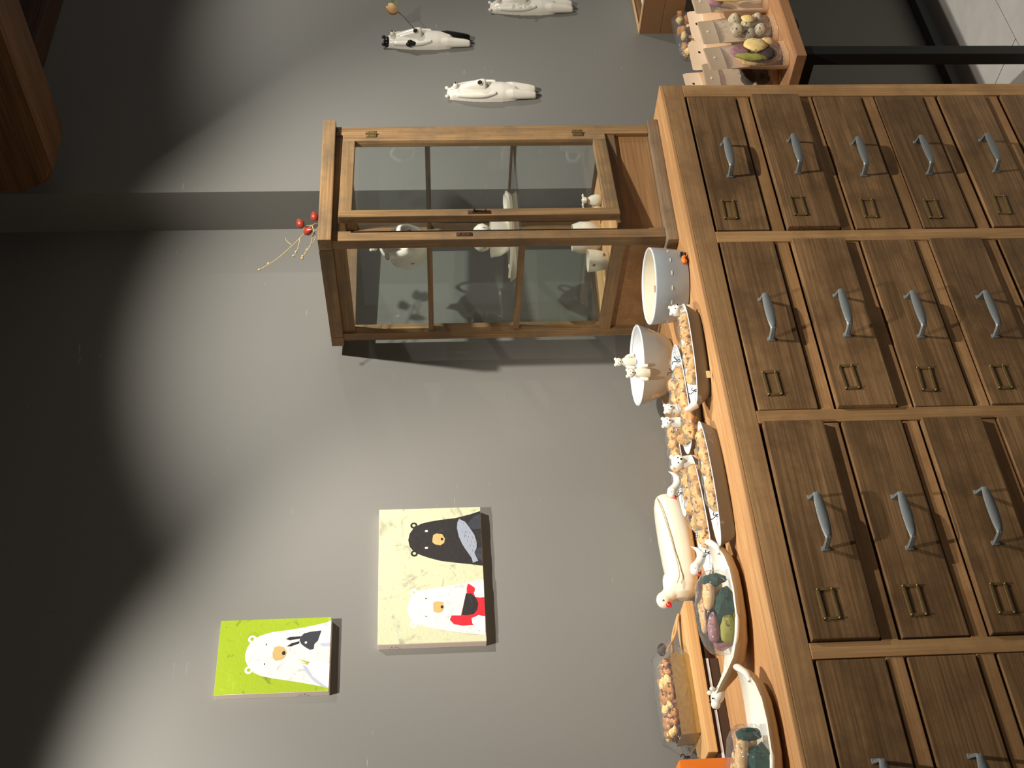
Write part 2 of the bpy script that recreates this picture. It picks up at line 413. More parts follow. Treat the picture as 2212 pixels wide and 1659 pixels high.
# ------------------------------------------------------------------ chest of drawers
ZT = 1.048
CX0, CX1, CY0 = 0.31, 2.342, 1.85
chest = thing('drawer_chest', 'long brown wooden chest of many drawers along the grey wall', 'chest', (CX0, CY0, 0))
def chest_part(name, x0, x1, y0, y1, z0, z1, mat, bev=0.0015, **k):
    o = obj(name, box(nb(), 0, x1 - x0, 0, y1 - y0, 0, z1 - z0, bev=bev), mat, chest, **k)
    o.location = (x0 - CX0, y0 - CY0, z0); return o
chest_part('carcass', CX0 + 0.01, CX1 - 0.004, CY0 + 0.024, 2.36, 0.05, ZT - 0.03, M['dark'], bev=0)
chest_part('side_panel', CX1 - 0.02, CX1, CY0 + 0.03, 2.365, 0.0, ZT - 0.024, M['frame'])
chest_part('side_panel', CX0, CX0 + 0.02, CY0 + 0.03, 2.365, 0.0, ZT - 0.024, M['frame'])
yy = CY0 + 0.041
chest_part('top_plank', CX0, CX1, CY0, yy - 0.0015, ZT - 0.009, ZT, M['top'], bev=0.002)
chest_part('top_rail', CX0, CX1, CY0, CY0 + 0.03, ZT - 0.0565, ZT - 0.0092, M['rail_dark'])
for k in range(3):
    w = (2.368 - yy) / 3
    chest_part('top_plank', CX0, CX1, yy + k * w, yy + (k + 1) * w - 0.0015, ZT - 0.024, ZT - (0.0005 if k % 2 else 0), M['top'])
STILES = [(2.298, 2.342), (1.799, 1.832), (1.308, 1.338), (0.8145, 0.844), (0.31, 0.35)]
ROWZ = [CAM_H - v for v in (0.636, 0.795, 0.953, 1.109, 1.270, 1.431)]
DH = 0.1255
for x0, x1 in STILES: chest_part('stile', x0, x1, CY0 - 0.001, CY0 + 0.03, 0.0, ZT - 0.057, M['frame'])
def pull_mesh():
    path = [(-.0540, .001, .0085), (-.0530, -.006, .0080), (-.0490, -.022, .0070), (-.0465, -.0285, .0075), (-.042, -.0300, .0085), (-.028, -.0305, .0115), (0, -.0310, .0130), (.028, -.0305, .0115), (.042, -.0300, .0085), (.0465, -.0285, .0075), (.0490, -.022, .0070), (.0530, -.006, .0080), (.0540, .001, .0085)]
    b = nb(); rings = []
    for i, (x, y, w) in enumerate(path):
        a = path[max(i - 1, 0)]; c = path[min(i + 1, len(path) - 1)]
        t = Vector((c[0] - a[0], c[1] - a[1])).normalized(); n = Vector((-t.y, t.x)) * 0.0028
        q = w * 0.8
        rings.append([(x + n.x, y + n.y, -q * .7), (x + n.x, y + n.y, q * .7), (x, y, q), (x - n.x, y - n.y, q * .55), (x - n.x, y - n.y, -q * .55), (x, y, -q)])
    loft(b, rings)
    for s in (-1, 1): box(b, s * .0545 - .0045, s * .0545 + .0045, -.003, .001, -.0075, .0075, bev=.001)
    return b
def holder_mesh():
    b = nb(); w, h, t = .031, .0155, .0055
    box(b, -w, w, -.003, 0, -h, -h + t, bev=.001); box(b, -w, w, -.003, 0, h - t, h, bev=.001)
    box(b, -w, -w + t, -.003, 0, -h, h, bev=.001); box(b, w - t, w, -.003, 0, -h, h, bev=.001)
    for sx in (-1, 1):
        for sz in (-1, 1): ball(b, (sx * (w - .003), -.0035, sz * (h - .0025)), (.0024, .0016, .0024), u=8, v=6)
    return b
D_src = P_src = H_src = None
rnd = random.Random(3)
for ci in range(4):
    sx1 = STILES[ci][0]; sx0 = STILES[ci + 1][1]
    cx = (sx0 + sx1) / 2
    for ri, zt in enumerate(ROWZ):
        z1 = zt - 0.003; z0 = zt - DH
        # rail under each drawer
        rl = chest_part('rail', sx0, sx1, CY0 + 0.002, CY0 + 0.026, z0 - 0.0315 if ri < 5 else 0.012, z0 - 0.002, M['frame_x'])
        proud = rnd.choice([0.001, 0.002, 0.003, 0.004, 0.006])
        if (ci, ri) in ((0, 1), (1, 1), (2, 0), (2, 2)): proud = 0.011
        if (ci, ri) in ((3, 0), (3, 1), (0, 2), (0, 3)): proud = 0.002
        if D_src is None:
            D_src = obj('drawer', box(nb(), -0.2295, 0.2295, 0, 0.02, -DH + 0.003, -0.0035, bev=0.0018), M['drawer'], chest)
            d = D_src
        else:
            d = inst(D_src, chest)
        d.location = (cx - CX0, -proud, zt)
        d.rotation_euler = (0, rnd.uniform(-.003, .003), 0)
        if P_src is None:
            p = P_src = obj('handle', pull_mesh(), M['iron'], d, smooth=True, label='grey cast iron bridge handle')
            h = H_src = obj('label_holder', holder_mesh(), M['brass'], d, smooth=True, label='empty tarnished brass label frame')
        else:
            p = inst(P_src, d); h = inst(H_src, d)
        p.location = (rnd.uniform(-.004, .004), 0, -DH / 2); p.rotation_euler = (0, rnd.uniform(-.03, .03), 0)
        h.location = (-0.166 + rnd.uniform(-.006, .006), 0, -0.041 + rnd.uniform(-.004, .004)); h.rotation_euler = (0, rnd.uniform(-.06, .06), 0)

# ------------------------------------------------------------------ glazed cabinet on the chest
CABX, CABY, CABR = 1.900, 1.942, math.radians(-3)
cab = thing('glazed_cabinet', 'weathered wooden glass display cabinet with door ajar standing on the chest', 'cabinet', (CABX, CABY, ZT), CABR)
def cab_w(x, y, z):
    c, s = math.cos(CABR), math.sin(CABR); return (CABX + c * x - s * y, CABY + s * x + c * y, ZT + z)
def cp(name, x0, x1, y0, y1, z0, z1, mat, bev=0.002, par=None, **k):
    o = obj(name, box(nb(), 0, x1 - x0, 0, y1 - y0, 0, z1 - z0, bev=bev), mat, par or cab, **k)
    o.location = (x0, y0, z0); return o
X0, X1, Y0, Y1 = 0.020, 0.393, 0.012, 0.395
PW = 0.029
cp('plinth', 0.0, 0.400, -0.001, 0.398, 0, 0.026, M['cab_base'], bev=0.004)
for a, b, m in ((-0.004, 0.034, 'cab_x'), (0.367, 0.405, 'cab_x')): cp('top_frame', 0.010, 0.401, a, b, 0.801, 0.832, M[m], bev=0.003)
for a in (0.010, 0.363): cp('top_frame', a, a + 0.038, 0.0345, 0.3665, 0.801, 0.832, M['cab_y'], bev=0.003)
cp('top_pane', 0.046, 0.365, 0.0325, 0.3685, 0.815, 0.817, M['glass'], bev=0)
for (a, b) in ((X0, Y0), (X1 - PW, Y0), (X0, Y1 - PW), (X1 - PW, Y1 - PW)):
    cp('post', a, a + PW, b, b + PW, 0.026, 0.801, M['cab'])
SH1, SH2, FLR = 0.577, 0.360, 0.140
for xs, nm in ((X0 + 0.006, 'l'), (X1 - 0.022, 'r')):
    cp('side_rail', xs, xs + 0.018, Y0 + PW, Y1 - PW, 0.771, 0.801, M['cab_y'])
    cp('side_rail', xs - (0.006 if nm == 'l' else -0.004), xs + 0.018, Y0 + PW, Y1 - PW, 0.118, 0.146, M['cab_y'])
    cp('shelf_bar', xs, xs + 0.016, Y0 + PW, Y1 - PW, SH1 - 0.006, SH1 + 0.007, M['cab_y'])
    cp('shelf_bar', xs, xs + 0.016, Y0 + PW, Y1 - PW, SH2 - 0.007, SH2 + 0.008, M['cab_y'])
    cp('side_panel', xs + 0.004, xs + 0.012, Y0 + PW, Y1 - PW, 0.026, 0.118, M['cab_panel'])
    g = cp('side_pane', xs + 0.007, xs + 0.009, Y0 + PW - .002, Y1 - PW + .002, 0.146, 0.771, M['glass'], bev=0)
cp('back_rail', X0 + PW, X1 - PW, Y1 - 0.024, Y1 - 0.006, 0.771, 0.801, M['cab_x'])
cp('back_rail', X0 + PW, X1 - PW, Y1 - 0.024, Y1 - 0.006, 0.118, 0.146, M['cab_x'])
cp('back_panel', X0 + PW, X1 - PW, Y1 - 0.02, Y1 - 0.012, 0.026, 0.118, M['cab_panel'])
cp('back_pane', X0 + PW - .002, X1 - PW + .002, Y1 - 0.016, Y1 - 0.014, 0.146, 0.771, M['glass'], bev=0)
cp('front_rail', X0 + PW, X1 - PW, Y0 + 0.004, Y0 + 0.024, 0.112, 0.134, M['cab_x'])
cp('front_rail', X0 + PW, X1 - PW, Y0 + 0.004, Y0 + 0.024, 0.786, 0.801, M['cab_x'])
cp('front_panel', X0 + PW, X1 - PW, Y0 + 0.012, Y0 + 0.020, 0.026, 0.112, M['cab_panel'])
cp('bottom_board', X0 + .008, X1 - .008, Y0 + 0.022, Y1 - 0.026, FLR - 0.012, FLR, M['board'], bev=.001)
cp('glass_shelf', X0 + .0225, X1 - .0225, Y0 + 0.030, Y1 - 0.026, SH1, SH1 + 0.005, M['shelf_glass'], bev=0)
cp('glass_shelf', X0 + .0225, X1 - .0225, Y0 + 0.030, Y1 - 0.026, SH2, SH2 + 0.005, M['shelf_glass'], bev=0)
# latch strike on the left post, facing the door gap
b = nb(); box(b, .009, .020, -.002, .001, -.018, .018, bev=.0008); ball(b, (.0145, -.002, .010), (.003, .002, .003), u=8, v=6); ball(b, (.0145, -.002, -.011), (.003, .002, .003), u=8, v=6)
o = obj('latch_plate', b, M['rust'], cab, smooth=True); o.location = (X0, Y0, 0.497)
# the door, hinged on the right post
door = bpy.data.objects.new('door', None); COL.objects.link(door); door.parent = cab
DW, DZ0, DZ1 = 0.318, 0.136, 0.784
door.location = (X1 - PW + 0.001, Y0 + 0.0, 0); door.rotation_euler = (0, 0, math.radians(8.5))
door.empty_display_size = 0.03
def dp(name, x0, x1, z0, z1, mat, y0=0.0, y1=0.020, bev=0.0018):
    o = obj(name, box(nb(), x0, x1, y0, y1, z0, z1, bev=bev), mat, door); return o
SW = 0.024
dp('door_stile', -SW, 0, DZ0, DZ1, M['cab']); dp('door_stile', -DW, -DW + SW, DZ0, DZ1, M['cab'])
dp('door_rail', -DW + SW, -SW, DZ1 - 0.030, DZ1, M['cab_x']); dp('door_rail', -DW + SW, -SW, DZ0, DZ0 + 0.032, M['cab_x'])
dp('door_pane', -DW + SW - .002, -SW + .002, DZ0 + 0.030, DZ1 - 0.028, M['glass'], 0.009, 0.011, 0)
for z in (DZ0 + .016, DZ1 - .016): dp('tenon_end', -DW - .0003, -DW + .0008, z - .009, z + .009, M['cab_base'], .007, .0135, 0)
for z in (0.205, 0.715):
    b = nb(); box(b, -.012, .012, -.0025, 0, -.013, .013, bev=.0008); tube(b, [(0, -.003, -.014), (0, -.003, .014)], .0022, 8)
    for s in (-1, 1): ball(b, (s * .008, -.003, .006), .0016, u=6, v=4); ball(b, (s * .008, -.003, -.006), .0016, u=6, v=4)
    o = obj('hinge', b, M['brass'], door, smooth=True); o.location = (0.0005, 0, z)
b = nb(); box(b, -.006, .006, -.002, .001, -.026, .026, bev=.001); tube(b, [(0, -.004, -.012), (0, -.006, .0), (0, -.004, .016)], .0022, 8); ball(b, (0, -.010, .012), (.0028, .005, .0028), u=8, v=6); ball(b, (0, -.007, -.014), (.003, .003, .003), u=8, v=6)
o = obj('latch', b, M['rust'], door, smooth=True); o.location = (-DW + .010, 0, .462)

GREEN = {
'face':[(0.0852,0.1177),(-0.0836,0.1199),(-0.0856,-0.118),(0.084,-0.1196)],
'bear':[(0.0772,-0.1195),(0.0724,-0.1108),(0.0652,-0.0789),(0.0597,-0.0486),(0.0558,-0.0184),(0.0534,0.0058),(0.0476,0.0266),(0.0415,0.0413),(0.0303,0.0511),(0.0191,0.0577),(0.0029,0.061),(-0.0101,0.059),(-0.0232,0.053),(-0.0381,0.04),(-0.0467,0.023),(-0.0525,-0.001),(-0.0584,-0.031),(-0.0644,-0.0609),(-0.072,-0.0939),(-0.0783,-0.1181)],
'nose':[(0.0039,0.0032),(0.0169,0.0004),(0.0205,-0.0084),(0.0167,-0.0207),(0.006,-0.0267),(-0.0037,-0.0249),(-0.0115,-0.0163),(-0.0136,-0.0045),(-0.0075,0.0019)],
'rabbit_ear1':[(0.0357,-0.0232),(0.0403,-0.0314),(0.0411,-0.0541),(0.0361,-0.0553),(0.0327,-0.0318)],
'rabbit_ear2':[(0.0185,-0.026),(0.0253,-0.0353),(0.0296,-0.0517),(0.0247,-0.0522),(0.0187,-0.0356)],
'rabbit':[(0.0395,-0.0542),(0.0475,-0.0614),(0.0509,-0.0765),(0.0528,-0.0977),(0.0396,-0.0937),(0.0297,-0.0911),(0.0218,-0.0838),(0.0103,-0.0828),(0.009,-0.0753),(0.016,-0.0644),(0.0228,-0.0566),(0.0312,-0.0525)],
'arm1':[(0.0704,-0.1191),(0.0542,-0.1038),(0.0362,-0.0954),(0.0262,-0.0973),(0.0231,-0.108),(0.0254,-0.1189)],
'arm2':[(-0.0202,-0.0737),(-0.0282,-0.0711),(-0.0446,-0.0808),(-0.0611,-0.0964),(-0.0727,-0.1117),(-0.0746,-0.1182),(-0.0236,-0.1188),(-0.0179,-0.0976),(-0.0173,-0.0825)],
'sh1':[(-0.0229,-0.0603),(-0.0298,-0.0711),(-0.0511,-0.084),(-0.067,-0.1025),(-0.0776,-0.1163),(-0.074,-0.1028),(-0.0606,-0.0845),(-0.0442,-0.0718)],
'sh2':[(0.0223,-0.0959),(0.0247,-0.1186),(0.0155,-0.118),(0.0161,-0.1022)],
'g1':[(-0.0119,-0.0523),(-0.0202,-0.0737),(-0.0224,-0.0714)],
'g2':[(-0.0199,-0.0572),(-0.0224,-0.0732),(-0.025,-0.0721)],
'g3':[(-0.0149,-0.0629),(-0.0186,-0.0751),(-0.0212,-0.0737)],
'ear1':[(0.0385,0.0487)],
'ear2':[(-0.0319,0.0508)],
'eye1':[(0.0248,0.0175)],
'eye2':[(-0.0197,0.019)],
'nostril':[(0.0036,-0.0205)],
'reye':[(0.0258,-0.0661)],
}
BEIGE = {
'face':[(0.1695,0.1169),(-0.171,0.1179),(-0.1679,-0.1165),(0.1694,-0.1182)],
'black_bear':[(0.1578,-0.1184),(0.149,-0.0915),(0.1406,-0.0582),(0.1371,-0.0252),(0.133,0.0012),(0.128,0.021),(0.1179,0.0374),(0.1025,0.0473),(0.0858,0.0506),(0.069,0.0475),(0.0557,0.0379),(0.046,0.0219),(0.038,0.0027),(0.0298,-0.0229),(0.0243,-0.0549),(0.0195,-0.0869),(0.0145,-0.1172)],
'bnose':[(0.0857,-0.0046),(0.0969,-0.0064),(0.1011,-0.0146),(0.098,-0.0276),(0.0866,-0.0332),(0.0755,-0.031),(0.0695,-0.0221),(0.0725,-0.0108),(0.0783,-0.0044)],
'fish':[(0.1376,-0.0674),(0.1291,-0.0809),(0.1109,-0.0918),(0.0936,-0.101),(0.0748,-0.1052),(0.0599,-0.1046),(0.0491,-0.0993),(0.0342,-0.1036),(0.0268,-0.1071),(0.0218,-0.095),(0.0346,-0.0923),(0.0534,-0.0816),(0.0703,-0.0725),(0.0911,-0.065),(0.1138,-0.0614),(0.1289,-0.0628)],
'barm1':[(0.1501,-0.1184),(0.1429,-0.1012),(0.1262,-0.0874),(0.1148,-0.0887),(0.1087,-0.0999),(0.1088,-0.118)],
'barm2':[(0.0613,-0.1176),(0.0582,-0.1013),(0.0473,-0.096),(0.0343,-0.1003),(0.0265,-0.1171)],
'white_bear':[(-0.0186,-0.1168),(-0.0264,-0.0852),(-0.0316,-0.0533),(-0.0364,-0.0215),(-0.0399,0.0102),(-0.0441,0.0291),(-0.0517,0.0402),(-0.0654,0.0481),(-0.0842,0.0529),(-0.098,0.052),(-0.1119,0.0453),(-0.1242,0.033),(-0.1318,0.0114),(-0.1397,-0.0193),(-0.1459,-0.05),(-0.1505,-0.0808),(-0.1558,-0.1158)],
'wnose':[(-0.0846,-0.0033),(-0.0742,-0.0035),(-0.0704,-0.0114),(-0.0733,-0.0254),(-0.0855,-0.0283),(-0.0957,-0.024),(-0.0998,-0.0139),(-0.095,-0.004)],
'red':[(-0.0298,-0.0819),(-0.0409,-0.0958),(-0.0585,-0.0951),(-0.0642,-0.1076),(-0.0663,-0.1163),(-0.1112,-0.1165),(-0.1072,-0.1011),(-0.1136,-0.0899),(-0.1306,-0.0908),(-0.1314,-0.066),(-0.1273,-0.0475),(-0.1168,-0.0391),(-0.1067,-0.0434),(-0.1075,-0.0636),(-0.0785,-0.0708),(-0.0544,-0.0779),(-0.0403,-0.0784)],
'disc':[(-0.0543,-0.0763),(-0.0547,-0.0874),(-0.0656,-0.098),(-0.0797,-0.1028),(-0.0951,-0.1),(-0.1051,-0.0918),(-0.108,-0.0761),(-0.1065,-0.0652),(-0.0785,-0.0708)],
'warm1':[(-0.024,-0.1172),(-0.0412,-0.1037),(-0.0532,-0.0938),(-0.0638,-0.0965),(-0.0659,-0.1075),(-0.0645,-0.1164)],
'warm2':[(-0.1112,-0.1165),(-0.1105,-0.0978),(-0.1152,-0.0867),(-0.1271,-0.0878),(-0.1428,-0.0996),(-0.1485,-0.1155)],
'bear1':[(0.124,0.0374)],
'bear2':[(0.0509,0.0369)],
'wear1':[(-0.0472,0.0386)],
'wear2':[(-0.1246,0.0398)],
'beye1':[(0.1079,0.0088)],
'beye2':[(0.0639,0.0094)],
'weye1':[(-0.0632,0.0121)],
'weye2':[(-0.1063,0.0126)],
'bnos':[(0.0857,-0.0264)],
'wnos':[(-0.085,-0.0227)],
}

# ------------------------------------------------------------------ porcelain inside the cabinet
def bear_head(bm, c, r, face=(0, -1, 0), ear=0.34):
    """small bear head: skull, muzzle, two ears; looks along `face`"""
    f = Vector(face).normalized(); s = f.cross(Vector((0, 0, 1))).normalized(); c = Vector(c); up = s.cross(f)
    rot = Matrix((s, -f, up)).transposed()
    ball(bm, c, (r, r * .95, r * .92), rot, 16, 12)
    ball(bm, c + f * r * .85 - up * r * .22, (r * .48, r * .5, r * .4), rot, 12, 8)
    for k in (-1, 1): ball(bm, c + s * (k * r * .68) + up * r * .78, (r * ear, r * ear * .6, r * ear), rot, 10, 8)
    return bm
def bear_face(bm, c, r, face=(0, -1, 0)):
    f = Vector(face).normalized(); s = f.cross(Vector((0, 0, 1))).normalized(); c = Vector(c); up = s.cross(f)
    ball(bm, c + f * r * 1.33 - up * r * .12, r * .15, None, 8, 6)
    for k in (-1, 1): ball(bm, c + f * r * .86 + s * (k * r * .34) + up * r * .2, r * .09, None, 8, 6)
    return bm
LEFT = Vector((-0.75, -0.66, 0))

def teapot(name, label, loc, R, H, rz, parts_scale=1.0, stacked=False):
    t = thing(name, label, 'teapot', loc, rz)
    b = nb()
    prof = [(0.42 * R, 0), (0.5 * R, 0.02 * H), (.86 * R, .22 * H), (R, .46 * H), (.94 * R, .68 * H), (.72 * R, .86 * H), (.52 * R, .93 * H), (.5 * R, .97 * H), (.46 * R, .97 * H), (.44 * R, .9 * H)]
    lathe(b, prof, 40); obj('body', b, M['white'], t, smooth=True)
    b = nb(); lathe(b, [(.47 * R, .955 * H), (.47 * R, .985 * H), (.36 * R, 1.06 * H), (.16 * R, 1.12 * H), (.03 * R, 1.14 * H)], 32)
    lid = obj('lid', b, M['white'], t, smooth=True)
    b = nb(); bear_head(b, (0, 0, 1.26 * H), .17 * R, (-1, 0, 0), .42); obj('knob', b, M['white'], lid, smooth=True)
    b = nb(); tube(b, curve([(-.86 * R, 0, .42 * H), (-1.12 * R, 0, .56 * H), (-1.26 * R, 0, .78 * H), (-1.4 * R, 0, .92 * H)], 5), [x * R for x in (.24, .235, .23, .22, .21, .2, .19, .18, .17, .165, .16, .155, .15, .15, .15, .155)], 14, cap=False)
    tube(b, [(-1.37 * R, 0, .905 * H), (-1.41 * R, 0, .93 * H)], [.155 * R, .165 * R], 14, cap=False); tube(b, [(-1.41 * R, 0, .93 * H), (-1.36 * R, 0, .89 * H)], [.115 * R, .1 * R], 14)
    obj('spout', b, M['white'], t, smooth=True)
    b = nb(); tube(b, curve([(.8 * R, 0, .74 * H), (1.2 * R, 0, .88 * H), (1.5 * R, 0, .66 * H), (1.35 * R, 0, .36 * H), (.92 * R, 0, .3 * H)], 6), .075 * R, 10)
    obj('handle', b, M['white'], t, smooth=True)
    b = nb()
    for a, z in ((2.6, .34), (3.6, .2), (4.2, .4)):
        rr = R * (.99 if z > .3 else .85); p = Vector((rr * math.cos(a), rr * math.sin(a), z * H))
        ball(b, p, (.03 * R, .03 * R, .05 * R), None, 8, 6); ball(b, p + Vector((0, 0, .08 * R)), .025 * R, None, 8, 6)
    obj('painted_sprig', b, M['brown_ink'], t, label='tiny brown painted motif')
    return t
teapot('teapot', 'large round white porcelain teapot on the upper glass shelf', cab_w(.168, .205, SH1 + .0055), .058, .106, math.radians(30))
teapot('teapot', 'small white teapot nested in a cup on the middle shelf', cab_w(.182, .19, SH2 + .060), .036, .052, math.radians(30))
c = cab_w(.182, .19, SH2 + .0145)
cup = thing('teacup', 'wide white cup carrying the small teapot on the middle shelf', 'cup', c)
b = nb(); lathe(b, [(.030, 0), (.034, .003), (.047, .025), (.051, .050), (.0485, .050), (.044, .026), (.030, .006)], 40); obj('bowl', b, M['white'], cup, smooth=True)
b = nb()
for a in (3.75, 3.9, 4.05): ball(b, (.045 * math.cos(a), .045 * math.sin(a), .020 + .004 * math.sin(a * 9)), (.0035, .0035, .002), None, 8, 6)
obj('painted_sprig', b, M['brown_ink'], cup, label='tiny brown painted motif')
def oblong_plate(name, label, loc, rz, L, W, H):
    b = nb(); rings = []
    for sc, z in ((.80, 0), (.84, .001), (.97, H * .7), (1.0, H), (.965, H), (.9, H * .55), (.8, .004)):
        ring = []
        for k in range(48):
            a = 2 * PI * k / 48; e = .75
            x = math.copysign(abs(math.cos(a)) ** e, math.cos(a)) * L / 2 * (1 - (1 - sc) * W / L); y = math.copysign(abs(math.sin(a)) ** e, math.sin(a)) * W / 2 * sc
            ring.append((x, y, z + .006 * (abs(x) / (L / 2)) ** 6 * (1 if z > .002 else 0)))
        rings.append(ring)
    loft(b, rings); o = obj(name, b, M['white'], smooth=True, loc=loc, rz=rz)
    return tag(o, label, 'plate', 'oblong plates stacked on the middle shelf')
oblong_plate('oblong_plate', 'lower white oblong plate of the two on the glass shelf', cab_w(.188, .19, SH2 + .0055), CABR, .275, .11, .010)
oblong_plate('oblong_plate', 'upper white oblong plate directly under the wide white cup', cab_w(.188, .19, SH2 + .0100), CABR + .03, .26, .10, .010)

t = thing('tumbler', 'small white tumbler with gold motif at the cabinet floor front', 'cup', cab_w(.076, .160, FLR + .0005))
b = nb(); lathe(b, [(.019, 0), (.0215, .002), (.0265, .030), (.0285, .050), (.0265, .050), (.0245, .030), (.018, .005)], 36); obj('cup_wall', b, M['ivory'], t, smooth=True)
b = nb()
for a, z in ((3.5, .040), (3.56, .037), (4.5, .014), (4.6, .012), (4.7, .013)): ball(b, ((.0225 + z * .11) * math.cos(a), (.0225 + z * .11) * math.sin(a), z), (.003, .003, .002), None, 8, 6)
obj('painted_sprig', b, M['brown_ink'], t, label='gold painted motif')
t = thing('mug', 'white bear mug with a red dot standing behind the tumbler', 'mug', cab_w(.200, .215, FLR + .0005))
b = nb(); lathe(b, [(.026, 0), (.029, .003), (.041, .030), (.041, .055), (.034, .074), (.032, .074), (.038, .055), (.038, .030), (.024, .006)], 36); obj('mug_wall', b, M['white'], t, smooth=True)
b = nb(); tube(b, curve([(.036, .012, .058), (.058, .02, .056), (.062, .021, .036), (.042, .014, .022)], 5), .005, 10); obj('handle', b, M['white'], t, smooth=True)
b = nb(); ball(b, (-.018, -.036, .028), (.005, .003, .004), None, 10, 8); obj('red_dot', b, M['red_glaze'], t, smooth=True)
def figurine(label, loc, rz):
    t = thing('animal_figurine', label, 'figurine', loc, rz, 'white animal figurines on the cabinet floor')
    b = nb(); lathe(b, [(.011, 0), (.0145, .004), (.0155, .014), (.012, .026), (.0075, .033), (.007, .036)], 24)
    ball(b, (0, -.003, .042), (.0085, .0095, .008), None, 14, 10); ball(b, (0, -.011, .0395), (.005, .005, .0042), None, 10, 8)
    for s in (-1, 1): ball(b, (s * .011, 0, .046), (.006, .002, .003), None, 8, 6)
    obj('body', b, M['white'], t, smooth=True)
    b = nb(); lathe(b, [(.0075, .0325), (.0083, .0335), (.0083, .0345), (.0075, .0355)], 20, cap0=False, cap1=False); obj('collar', b, M['red_glaze'], t, smooth=True)
    b = nb(); ball(b, (-.0035, -.0105, .0445), .0009, None, 6, 4); ball(b, (.0035, -.0105, .0445), .0009, None, 6, 4); obj('eyes', b, M['black_glaze'], t)
    return t
figurine('small white animal figurine with red collar nearest the cabinet door hinge', cab_w(.268, .150, FLR + .0005), math.radians(-40))
figurine('small white animal figurine half hidden behind the door stile', cab_w(.235, .160, FLR + .0005), math.radians(-20))

# rosehip sprig lying on the cabinet
t = thing('rosehip_sprig', 'dry twig with red rosehips lying on top of the cabinet', 'twig', (2.05, 2.06, ZT + .8325))
def sprig(pts, r0, r1):
    c = curve(pts, 5); n = len(c)
    return c, [r0 + (r1 - r0) * i / (n - 1) for i in range(n)]
b = nb()
lines = [([(.06, .02, .002), (.03, .0, .03), (-.03, -.01, .06), (-.09, -.01, .105), (-.125, -.01, .145)], .0014, .0009),
         ([(-.02, -.01, .055), (-.055, -.012, .058), (-.085, -.014, .066)], .0011, .0008),
         ([(.05, .01, .008), (.0, .0, .025), (-.05, -.01, .03), (-.085, -.012, .045)], .0011, .0008),
         ([(.03, .0, .03), (-.02, -.006, .02), (-.06, -.008, .038), (-.09, -.01, .047)], .001, .0007),
         ([(.03, 0, .03), (.025, -.002, .045), (.012, -.004, .05)], .0009, .0007), ([(-.045, -.01, .075), (-.03, -.01, .088), (-.02, -.01, .09)], .0007, .0005)]
for pts, a, c in lines: cc, rr = sprig(pts, a, c); tube(b, cc, rr, 6)
for p in ((-.125, -.01, .145), (-.085, -.014, .067), (-.09, -.01, .047), (-.085, -.012, .046), (-.06, -.008, .037), (-.105, -.01, .125), (-.07, -.012, .062)): ball(b, p, (.0028, .0028, .0034), None, 8, 6)
obj('branch', b, M['twig'], t, smooth=True)
for p, d in (((.018, -.004, .052), (.75, -.1, .35)), ((.0, -.004, .046), (-.2, -.5, -.5)), ((.045, .0, .022), (.8, -.1, .2)), ((.04, .004, .008), (.7, .0, -.1))):
    q = Vector(d).normalized().to_track_quat('Z', 'X'); b = nb()
    pts = [(0.0005, 0), (.0055, .003), (.0078, .009), (.006, .016), (.002, .0215), (.0003, .024)]
    lathe(b, [(r * 1.3, z * 1.3) for r, z in pts], 16)
    for v in b.verts: v.co = q @ v.co + Vector(p)
    obj('rosehip', b, M['hip'], t, smooth=True, label='red rosehip')

# ------------------------------------------------------------------ paintings
def painted(bg, mats, name, label, cx, cz, D, layers, group=None):
    t = thing(name, label, 'painting', (cx, YL, cz))
    f = D['face']; b = nb()
    x0 = sum(p[0] for p in f if p[0] < 0) / 2; x1 = sum(p[0] for p in f if p[0] > 0) / 2; z1 = sum(p[1] for p in f if p[1] > 0) / 2; z0 = sum(p[1] for p in f if p[1] < 0) / 2
    box(b, x0, x1, -.0235, 0, z0, z1, bev=.0012); obj('stretched_canvas', b, M['canvas'], t)
    b = nb(); box(b, x0 + .0005, x1 - .0005, -.0243, -.0235, z0 + .0005, z1 - .0005); obj('painted_ground', b, bg, t)
    for i, (nm, polys, mt) in enumerate(layers):
        many = len(polys) > 8                       # scratch marks and scales: too small to pick apart
        b = nb()
        for pl in polys:
            pl = [(min(max(x, x0 + .0006), x1 - .0006), min(max(z, z0 + .0006), z1 - .0006)) for x, z in pl]
            prism(b, pl, lambda a, c, h: (a, h, c), -.0242, -.0245 - .00012 * i)
            if not many: obj(nm, b, mt, t); b = nb()
        if many: obj(nm, b, mt, t, kind='stuff')
        else: b.free()
    # scribbled signature on the side edge
    b = nb()
    zz = z0 + (z1 - z0) * (.18 if x1 < .1 else .80)
    for k, (dy, l) in enumerate(((-.005, .004), (-.008, .003), (-.011, .005), (-.006, .002), (-.010, .004), (-.007, .003))):
        box(b, x0 - .0003, x0, dy - l / 2, dy + l / 2, zz + k * .0042, zz + k * .0042 + .0012)
    obj('signature', b, M['ink'], t, label='small grey handwritten signature')
    return t
